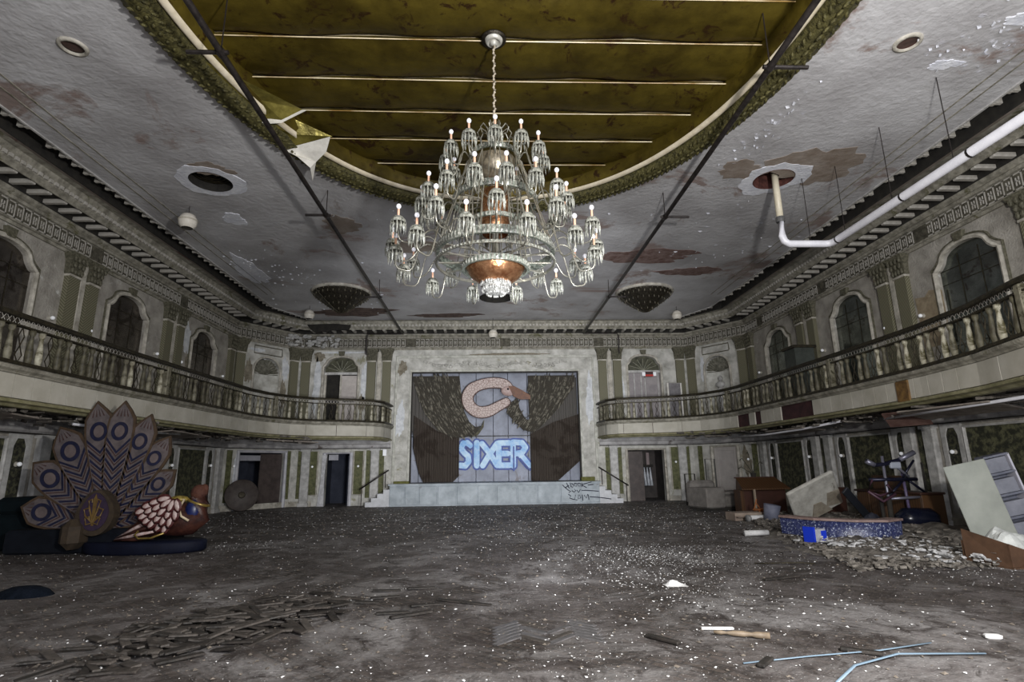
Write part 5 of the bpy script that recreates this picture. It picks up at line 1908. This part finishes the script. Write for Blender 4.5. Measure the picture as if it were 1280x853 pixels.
for k, (x, y, lb) in enumerate(((9.1, 15.6, 'dark red-brown low cabinet between sideboard and tilted slab'), (9.25, 13.6, 'orange-brown cabinet with raised back left of the exercise machine'), (9.25, 12.45, 'orange-brown cabinet directly behind the exercise machine'))):
    c_ = thing('low_cabinet', lb, 'cabinet', (x, y, 0), -pi / 2)
    mt = wb2 if k == 0 else wb1
    obj('body', MB().bbox(-.5, .5, -.25, .25, 0, .72, .01), mt, c_)
    obj('top', MB().bbox(-.54, .54, -.29, .27, .72, .77, .01), wb2, c_)
    if k == 1:
        obj('back_board', MB().box(-.5, .5, .2, .25, .77, 1.1), wb1, c_)
    for s_ in (-1, 1):
        obj('door', MB().bbox(s_ * .25 - .23, s_ * .25 + .23, -.27, -.25, .05, .68, .006), mt, c_)

# tilted mattress-like slab
sl = thing('tilted_slab', 'large off-white stained slab tilted on the rubble near the right wall', 'slab', (7.45, 13.6, .0), (0, 0, 0))
slm = mat('slab_dirty', (.30, .29, .26), (.50, .49, .45), 4, .8, .3, c3=(.17, .15, .13), s3=3, t3=.62)
q = obj('slab_body', MB().bbox(-.62, .62, -.05, .05, -.5, .5, .03), slm, sl, loc=(.15, 0, .60), rot=(.55, -.45, -.15))
obj('slab_patch', MB().prism([(-.25, -.5), (.3, -.5), (.1, -.15), (-.1, -.12)], -.02, Matrix.Translation((0, -.05, 0))), mat('slab_stain', (.2, .17, .13), (.3, .27, .22), 6, .8), q)
obj('slab_patch', MB().prism([(.2, -.35), (.58, -.45), (.6, -.05), (.3, 0)], -.02, Matrix.Translation((0, -.05, 0))), mat('slab_stain', (.2, .2, .2)), q)

# blue glittering bar panel
bp_ = thing('blue_bar_panel', 'blue glittering curved bar front lying on the rubble with brown top edge', 'panel', (0, 0, 0))
blm = mat('blue_glitter', (.012, .016, .06), (.04, .05, .14), 14, .3, .2, c3=(.45, .50, .62), s3=30, t3=.555)
pth = [(5.62, 11.5), (5.9, 10.75), (6.4, 10.3), (6.9, 10.2), (7.35, 10.45)]
obj('front', sweep(pth, [(0, .05), (-.02, .36), (.03, .36), (.06, .05)]), blm, bp_, True)
obj('top_edge', sweep(pth, [(-.05, .36), (-.05, .40), (.22, .40), (.22, .36), (-.05, .36)]), mat('edge_brown', (.17, .11, .10), (.28, .20, .18), 6, .5), bp_)
o = thing('blue_box', 'bright blue and grey milk carton shaped box in front of the blue bar panel', 'box', (5.55, 10.2, 0), .4)
obj('carton', MB().bbox(-.16, .16, -.10, .10, .02, .27, .01), mat('box_grey', (.35, .36, .40), (.5, .5, .55), 6, .5), o)
obj('blue_face', MB().box(.03, .17, -.105, .105, .01, .24), mat('box_blue', (.01, .04, .55), rough=.4), o)
obj('blue_stripe', MB().box(-.165, -.12, -.105, .105, .02, .31), mat('box_blue', (0, 0, 0)), o)

# exercise machine
em = thing('exercise_machine', 'dark blue and black cross-braced exercise machine by the right wall', 'exercise machine', (8.55, 12.0, 0), 0)
fm_ = mat('machine_navy', (.008, .009, .024), (.02, .021, .045), 8, .35, 0, .4)
fg = mat('machine_grey', (.22, .22, .28), rough=.35, metal=.5)
for nm_, pts, r_, mt in (('upright', [(-.25, 0, 0), (-.25, 0, 1.55)], .03, fg), ('upright', [(.25, .1, .1), (.22, .1, 1.2)], .03, mat('machine_violet', (.10, .08, .16), rough=.4)),
                         ('handle_bar', [(-.62, 0, 1.45), (-.42, 0, 1.36), (-.2, 0, 1.38), (.2, 0, 1.48), (.45, -.05, 1.62)], .045, fm_), ('grip', [(.12, -.03, 1.47), (.45, -.05, 1.62)], .055, fg),
                         ('grip', [(-.62, 0, 1.45), (-.45, 0, 1.36)], .055, fg),
                         ('cross_bar', [(-.62, 0, 1.05), (.45, 0, 1.05)], .04, fm_), ('brace', [(-.05, 0, 1.4), (.28, 0, 1.1)], .03, fg), ('brace', [(.45, 0, 1.45), (.15, 0, 1.1)], .025, fm_),
                         ('brace', [(.2, .05, 1.1), (.65, .05, .75)], .028, fm_), ('brace', [(.2, .05, 1.05), (-.25, .05, .65)], .028, fm_),
                         ('rail_low', [(-.2, 0, .65), (.6, 0, .68)], .03, fg), ('arm_loop', [(-.62, -.1, 1.05), (-.75, -.1, .82), (-.5, -.1, .72), (-.2, -.1, .80), (-.3, -.1, .95)], .025, mat('machine_plum', (.07, .03, .05), rough=.5)),
                         ('arm_loop', [(-.75, -.1, .82), (-.45, -.1, .60), (-.15, -.1, .75)], .028, mat('machine_plum', (0, 0, 0))),
                         ('leg', [(-.42, 0, .7), (-.42, 0, 0)], .035, dark_m), ('leg', [(-.28, -.05, .7), (-.30, -.05, 0)], .05, dark_m), ('leg', [(.62, 0, 1.4), (.68, .1, 0)], .022, dark_m)):
    obj(nm_, MB().tube(pts, r_, 8), mt, em, True)
obj('motor_cover', MB().bbox(-.1, .75, -.25, .25, .02, .45, .14), mat('cover_black', (.006, .008, .02), rough=.25), em, True)
obj('display', MB().bbox(-.12, .12, -.06, .02, 1.28, 1.42, .02), mat('display_grey', (.35, .38, .45), rough=.3), em)

# leaning shelf unit with white door
su = thing('shelf_unit', 'leaning white cabinet board with narrow blue-grey shelves on its side at the right edge', 'shelf', (8.1, 9.55, 0), (0, 0, 0))
wm = mat('shelf_white', (.30, .32, .29), (.40, .42, .38), 2, .4, .05)
bgm = mat('shelf_bluegrey', (.11, .12, .16), (.18, .19, .24), 4, .5)
T = obj('tilted_case', MB().box(-.02, .30, .0, .28, 0, .02), bgm, su, loc=(.62, 0, .05), rot=(.0, -.22, -.25))
obj('front_board', MB().bbox(-.66, .02, -.03, 0, 0, 1.44, .01), wm, T)
obj('side_board', MB().box(.40, .43, .0, .3, 0, 1.44), mat('side_lilac', (.5, .5, .58), (.6, .6, .68), 4, .5), T)
obj('back_board', MB().box(.02, .42, .25, .28, 0, 1.44), bgm, T)
for z in (.02, .38, .76, 1.12, 1.42):
    obj('shelf', MB().box(.02, .42, 0, .26, z, z + .035), bgm, T)
for z in (.06, .42, .80, 1.16):
    obj('shelf_bin', MB().box(.04, .38, .05, .22, z, z + .24), mat('bin_pale', (.17, .18, .22), (.26, .27, .32), 4, .5), T)
obj('case_foot', MB().box(-.64, .42, -.02, .28, -.03, .0), bgm, T)

# cardboard box with white cloth
cbx = thing('cardboard_box', 'torn brown cardboard box on the floor at the lower right edge', 'box', (7.40, 8.05, 0), .15)
cm = mat('cardboard', (.055, .026, .012), (.095, .047, .023), 4, .8, .1)
obj('front_wall', MB().add([(-.75, -.35, 0), (.6, -.42, 0), (.62, -.42, .28), (.1, -.42, .25), (-.5, -.38, .23), (-.75, -.35, .32), (-.75, -.33, 0), (.6, -.40, 0), (.62, -.40, .28), (.1, -.4, .25), (-.5, -.36, .23), (-.75, -.33, .32)],
                            [(0, 1, 2, 3, 4, 5), (11, 10, 9, 8, 7, 6), (0, 6, 7, 1), (2, 8, 9, 3), (3, 9, 10, 4), (4, 10, 11, 5), (5, 11, 6, 0)]), cm, cbx)
obj('side_wall', MB().add([(-.75, -.35, 0), (-.85, .2, 0), (-.8, .25, .46), (-.74, -.34, .31), (-.73, -.35, 0), (-.83, .2, 0), (-.78, .25, .46), (-.72, -.34, .31)], [(0, 3, 2, 1), (4, 5, 6, 7), (3, 7, 6, 2)]), cm, cbx)
obj('side_wall', MB().box(.6, .63, -.42, .4, 0, .32), cm, cbx)
obj('back_wall', MB().box(-.8, .6, .25, .28, 0, .30), cm, cbx)
obj('base', MB().box(-.78, .6, -.38, .27, 0, .02), cm, cbx)


def crumple(sx, sy, h, seed, n=14, peaks=5):
    random.seed(seed)
    pk_ = [(random.uniform(-.6, .6), random.uniform(-.6, .6), random.uniform(.4, 1)) for _ in range(peaks)]
    vs_ = []
    for j in range(n + 1):
        for i in range(n + 1):
            x, y = -1 + 2 * i / n, -1 + 2 * j / n
            z = sum(k * math.exp(-6 * ((x - a) ** 2 + (y - b) ** 2)) for a, b, k in pk_)
            ed = max(0, 1 - (x * x + y * y) ** 1.5 * .8)
            vs_.append((x * sx * (1 + random.uniform(-.04, .04)), y * sy * (1 + random.uniform(-.04, .04)), h * z * ed * .8 + random.uniform(0, .12) * h * ed))
    return MB().add(vs_, [(j * (n + 1) + i, j * (n + 1) + i + 1, (j + 1) * (n + 1) + i + 1, (j + 1) * (n + 1) + i) for j in range(n) for i in range(n)])


o = obj('white_cloth', crumple(.55, .35, .28, 71), mat('cloth_dirty_white', (.44, .46, .45), (.62, .64, .62), 5, .8, .2), None, loc=(7.2, 8.10, .18))
tag(o, 'crumpled white cloth lying in the torn cardboard box', 'cloth')
o = obj('white_paper', crumple(.13, .09, .06, 72, 8, 3), chip_m, None, loc=(1.96, 7.06, .005))
tag(o, 'crumpled white paper in the bright patch right of floor centre', 'paper')
o = obj('dark_garment', crumple(.6, .35, .16, 73), mat('garment_black', (.008, .010, .02), (.02, .022, .035), 6, .7), None, loc=(8.1, 12.2, .05))
tag(o, 'black crumpled garment on the rubble left of the exercise machine', 'garment')
o = obj('leaning_board', MB().bbox(-.09, .09, -.03, .03, -.55, .55, .01), mat('board_black', (.012, .014, .02), rough=.5), None, loc=(8.2, 12.9, .45), rot=(.3, -.8, 0))
tag(o, 'black board leaning between tilted slab and exercise machine', 'board')
o = obj('grey_bin', MB().lathe([(.0001, 0), (.16, 0), (.20, .42), (.18, .42), (.0001, .3)], 14), mat('bin_bluegrey', (.10, .11, .16), (.16, .17, .22), 5, .6), None, True, loc=(6.75, 14.2, 0), rot=(.1, .15, 0))
tag(o, 'blue-grey plastic bin left of the tilted slab', 'bin')
t = thing('orange_stool', 'small broken orange wooden stool before the sideboard', 'stool', (6.85, 14.9, 0), .3)
om = mat('stool_orange', (.26, .085, .025), (.34, .13, .04), 6, .5)
obj('seat', MB().bbox(-.16, .16, -.12, .12, .22, .27, .02), om, t)
for k, (x, y) in enumerate(((-.13, -.1), (.13, -.1), (-.13, .1), (.13, .1))):
    obj('leg', MB().tube([(x, y, .0), (x * .8, y * .8, .24)], .018, 6), om, t)
obj('back_stick', MB().tube([(-.1, .1, .25), (.02, .12, .5)], .016, 6), om, t)
obj('back_stick', MB().tube([(.1, .1, .25), (-.02, .12, .42)], .016, 6), om, t)
t = thing('cardboard_carton', 'flat tan cardboard carton on the floor before the armchair', 'carton', (6.35, 14.8, 0), .1)
obj('carton_body', MB().bbox(-.38, .38, -.25, .25, 0, .20, .01), mat('carton_tan', (.22, .17, .14), (.32, .26, .21), 4, .8), t)
obj('carton_flap', MB().box(-.38, .0, -.40, -.25, .10, .115), mat('carton_tan', (0, 0, 0)), t)
t = thing('paint_roller', 'white cylinder with grey end lying before the sideboard', 'roller', (6.45, 14.3, .09), (0, pi / 2, .4))
obj('tube_body', MB().lathe([(.06, -.3), (.07, -.28), (.07, .28), (.06, .3)], 14), chip_m, t, True)
obj('tube_end', MB().lathe([(.0001, -.33), (.09, -.32), (.09, -.27), (.06, -.27)], 14), mat('grey_end', (.2, .2, .2), rough=.5), t, True)
o = obj('white_tube', MB().tube([(-.25, 0, .06), (.25, .05, .06)], .055, 12), chip_m, None, True, loc=(5.1, 11.5, 0))
tag(o, 'short white cylinder on the floor left of the blue bar panel', 'tube')

# floor sticks
for nm_, lb, pts, r_, mt in (
        ('plastic_strip', 'pale blue bent plastic strip, upper of two at bottom right', [(1.56, 4.36, .01), (2.1, 4.45, .015), (2.7, 4.52, .02), (3.21, 4.66, .02)], .006, mat('strip_blue', (.17, .24, .31), rough=.4)),
        ('plastic_strip', 'pale blue bent plastic strip, lower of two at bottom right', [(2.0, 3.95, .012), (2.3, 4.22, .02), (2.75, 4.40, .03), (3.43, 4.41, .012)], .008, mat('strip_blue', (0, 0, 0))),
        ('metal_rod', 'thin rod with a ring end on the floor right of centre', [(3.55, 8.35, .02), (4.2, 8.25, .03), (4.35, 8.2, .02)], .012, rail_m)):
    o = obj(nm_, MB().tube(pts, r_, 6, flat=(1.6, .7)), mt, None, True)
    tag(o, lb, 'strip' if nm_ != 'metal_rod' else 'rod')
tb = thing('turned_spindle', 'broken turned wooden spindle lying on the floor below the white strip', 'spindle', (1.85, 4.98, .03), (0, pi / 2, -.35))
obj('shaft', MB().lathe([(.0001, -.24), (.012, -.24), (.018, -.18), (.010, -.14), (.022, -.08), (.024, 0), (.016, .06), (.026, .10), (.026, .20), (.0001, .20)], 10), mat('spindle_wood', (.12, .09, .06), (.22, .17, .12), 9, .6), tb, True)
o = obj('white_strip', MB().bbox(-.14, .14, -.018, .018, 0, .02, .004), chip_m, None, loc=(1.72, 5.22, .005), rot=-.1)
tag(o, 'small white strip on the floor above the turned spindle', 'strip')
o = obj('plaster_lump', MB().bbox(-.06, .06, -.03, .03, 0, .035, .01), chip_m, None, loc=(3.83, 4.78, 0), rot=-.3)
tag(o, 'pale plaster lump on the floor at bottom right', 'plaster lump')
for (x, y, a, l_, lb) in ((1.15, 4.95, -.9, .16, 'short dark splinter left of the turned spindle'), (1.72, 4.35, .8, .11, 'dark splinter pair under the left end of the blue strips'), (2.55, 4.52, -.6, .14, 'dark splinter crossing the middle of the blue strips'),
                          (3.4, 7.3, .35, .30, 'dark plank lying right of the bright floor patch'), (-1.05, 5.95, .5, .22, 'dark splinter right of the block heap')):
    o = obj('wood_splinter', MB().bbox(-l_, l_, -.03, .03, 0, .025, .006), wood_d, None, loc=(x, y, .005), rot=a)
    tag(o, lb, 'splinter')
o = obj('white_panel_piece', MB().bbox(-.55, .55, -.12, .12, 0, .03, .008), chip_m, None, loc=(6.0, 8.35, .02), rot=-.35)
tag(o, 'long white board fragment beside the cardboard box', 'board')

# ------------------------------------------------------------------ rubble, chips, blocks
wbit = MB()
random.seed(77)
for k in range(320):
    y = random.uniform(7.7, 10.6)
    x = 5.2 + (10.6 - y) * .25 + abs(random.gauss(0, .9))
    if x > 9.3:
        continue
    M = Matrix.Translation((x, y, random.uniform(.05, .14))) @ Matrix.Rotation(random.uniform(0, 6), 4, 'Z') @ Matrix.Rotation(random.uniform(-.7, .7), 4, 'X')
    a = .008 + .042 * random.random() ** 3
    wbit.bbox(-a * 1.6, a * 1.6, -a, a, -a * .4, a * .4, a * .25, M)
o = obj('white_rubble', wbit, mat('rubble_white', (.30, .30, .30), (.60, .60, .61), 8, .85, .4), None)
tag(o, 'whitish plaster crumbs mixed over the rubble by the cardboard box', 'rubble', kind='stuff')
random.seed(81)
rub = MB()
nx, ny = 60, 44
vs_ = []
for j in range(ny + 1):
    for i in range(nx + 1):
        u_, v_ = i / nx, j / ny
        x = 4.2 + 5.4 * u_
        y = 7.4 + 9.4 * v_
        d = (x - 4.4) - (y - 9.2) * .28 + (.9 if y < 9 else 0) * (y - 9)
        k = max(0, min(1, d / 1.6)) * max(0, min(1, (y - 7.6) / .8)) * max(0, min(1, (16.6 - y) / 1.2))
        z = k * (.05 + .05 * max(0, min(1, x - 7)) + .05 * sin(x * 3.1 + y) * sin(y * 2.3) + .05 * random.random() + .03 * sin(x * 9) * sin(y * 8))
        vs_.append((x, y, max(-.02, z) - .012))
rub.add(vs_, [(j * (nx + 1) + i, j * (nx + 1) + i + 1, (j + 1) * (nx + 1) + i + 1, (j + 1) * (nx + 1) + i) for j in range(ny) for i in range(nx)])
for k in range(2600):
    y = random.uniform(7.7, 15.5)
    x = 5.0 + (y - 9.2) * .25 + abs(random.gauss(0, 1.6))
    if x > 9.5:
        continue
    M = Matrix.Translation((x, y, random.uniform(.01, .05 + .09 * max(0, min(1, (x - 5.6) / 2))))) @ Matrix.Rotation(random.uniform(0, 6), 4, 'Z') @ Matrix.Rotation(random.uniform(-.6, .6), 4, 'X')
    a, b_, c = .015 + .09 * random.random() ** 2.5, .01 + .05 * random.random() ** 2, random.uniform(.005, .02)
    rub.box(-a, a, -b_, b_, -c, c, M)
o = obj('rubble_heap', rub, rubble_m, None)
tag(o, 'heap of plaster rubble and rubbish along the right wall', 'rubble', kind='stuff')

CL = [(2.5, 9.7, .8, .5, 1100), (2.4, 8.6, .7, .5, 700), (1.9, 7.4, .5, .5, 400), (2.2, 6.2, .8, .7, 350), (.6, 4.6, .7, .4, 260), (-6.6, 11.4, 1.6, .5, 900), (6.0, 8.0, 1.2, .7, 700), (0, 19, 6, 2, 1500), (1, 15.5, 6, 2.2, 1300), (-2.2, 7.1, .5, .25, 120), (4, 12.5, 3, 2.5, 1100),
      (-8.3, 18, 1.2, 3, 500), (-3, 12, 4, 3, 700), (0, 6, 4, 1.6, 500)]


def chips(name, mt, n_all, seed, lo, hi, clusters, label):
    random.seed(seed)
    mb = MB()
    pts = []
    for (cx, cy, sx, sy, n_) in clusters:
        for k in range(n_):
            pts.append((random.gauss(cx, sx), random.gauss(cy, sy)))
    for k in range(n_all):
        pts.append((random.uniform(-9.8, 9.8), 3.2 + 19.5 * random.random() ** 1.2))
    for (x, y) in pts:
        if abs(x) > 9.8 or y > 22.2 or y < 2.5:
            continue
        r_ = lo + (hi - lo) * random.random() ** 3
        if y > 12:
            r_ *= 1.6
        a = random.uniform(0, 6.28)
        vs_ = []
        for q in range(4):
            b_ = a + q * 1.571 + random.uniform(-.4, .4)
            rr = r_ * random.uniform(.5, 1)
            vs_.append((x + rr * cos(b_), y + rr * sin(b_), random.uniform(.002, .010)))
        vs_.append((x, y, .006 + r_ * random.uniform(.15, .5)))
        mb.add(vs_, [(0, 1, 4), (1, 2, 4), (2, 3, 4), (3, 0, 4)])
    o = obj(name, mb, mt, None)
    tag(o, label, 'debris', kind='stuff')


chips('plaster_chips', chip_m, 2600, 91, .003, .021, CL, 'white plaster chips strewn over the whole floor')
chips('dirt_crumbs', chip_d, 9000, 92, .006, .035, [(-2.7, 5.9, 1.2, .8, 900), (0, 20, 6, 1.2, 1500)], 'dark dirt crumbs strewn over the whole floor')

blk_me = [MB().bbox(-.165, .165, -.032, .032, 0, .018, .004).mesh('parquet_block', m_) for m_ in (wood_d, wood_b, mat('parquet_mid', (.018, .015, .013), (.05, .042, .036), 8, .6, .3))]
random.seed(101)
n_ = 0
while n_ < 250:
    u_, v_ = random.gauss(0, .5), random.gauss(0, .42)
    if abs(u_) > 1.1 or abs(v_) > 1.05:
        continue
    x = -2.70 + u_ * .78 - v_ * .62
    y = 5.75 + u_ * 1.05 + v_ * .46
    if y < 4.5:
        continue
    d = sqrt(u_ * u_ + v_ * v_)
    a = random.choice((pi / 4, -pi / 4, .35, -.2)) + random.gauss(0, .3)
    z = max(0, (.10 - d * .09)) * random.random() + .002
    o = bpy.data.objects.new('parquet_block', random.choice(blk_me))
    COL.objects.link(o)
    o.location = (x, y, z + .005)
    o.rotation_euler = (random.gauss(0, .10), random.gauss(0, .10), a)
    o.scale = (random.uniform(.7, 1.1), random.uniform(.85, 1.2), 1)
    tag(o, 'loose dark parquet block in the heap on the left foreground floor', 'wood block', 'loose parquet blocks in the heap')
    n_ += 1
for (x, y, a, lb_) in ((-1.5, 7.1, .1, 'stray dark parquet block behind the heap, left of the back pair'), (-1.1, 7.2, .2, 'stray dark parquet block behind the heap, right of the back pair'),
                      (-.95, 6.35, .3, 'stray dark parquet block forming the left leg of the chevron right of the heap'), (-.7, 6.5, -.4, 'stray dark parquet block at the tip of the chevron right of the heap'),
                      (-.42, 6.35, -.4, 'stray dark parquet block farthest right of the heap'), (-1.25, 6.05, .2, 'stray dark parquet block nearest the camera right of the heap'),
                      (-1.45, 6.75, .4, 'stray dark parquet block tilted beside the right end of the heap')):
    o = bpy.data.objects.new('parquet_block', blk_me[0])
    COL.objects.link(o)
    o.location = (x, y, .005)
    o.rotation_euler = (0, 0.03, a)
    tag(o, lb_, 'wood block', 'stray parquet blocks right of the heap')
# exposed herringbone in the foreground: blocks still laid in the floor
hb_me = [MB().bbox(-.16, .16, -.031, .031, -.014, .006, .003).mesh('parquet_block', m_) for m_ in (wood_b, mat('parquet_shiny', (.05, .047, .047), (.14, .135, .14), 5, .4, .3))]
for (cx, cy, nr, nc, mi) in ((.45, 5.36, 6, 2, 1),):
    for c_ in range(nc):
        for r_ in range(nr):
            for s_ in (-1, 1):
                x = cx + (c_ - nc / 2) * .46 + s_ * .115
                y = cy + (r_ - nr / 2) * .093
                if random.random() < .25:
                    continue
                o = bpy.data.objects.new('parquet_block', hb_me[mi if random.random() < .8 else 0])
                COL.objects.link(o)
                o.parent = floor
                o.location = (x, y, .001)
                o.rotation_euler = (0, 0, -s_ * pi / 4)
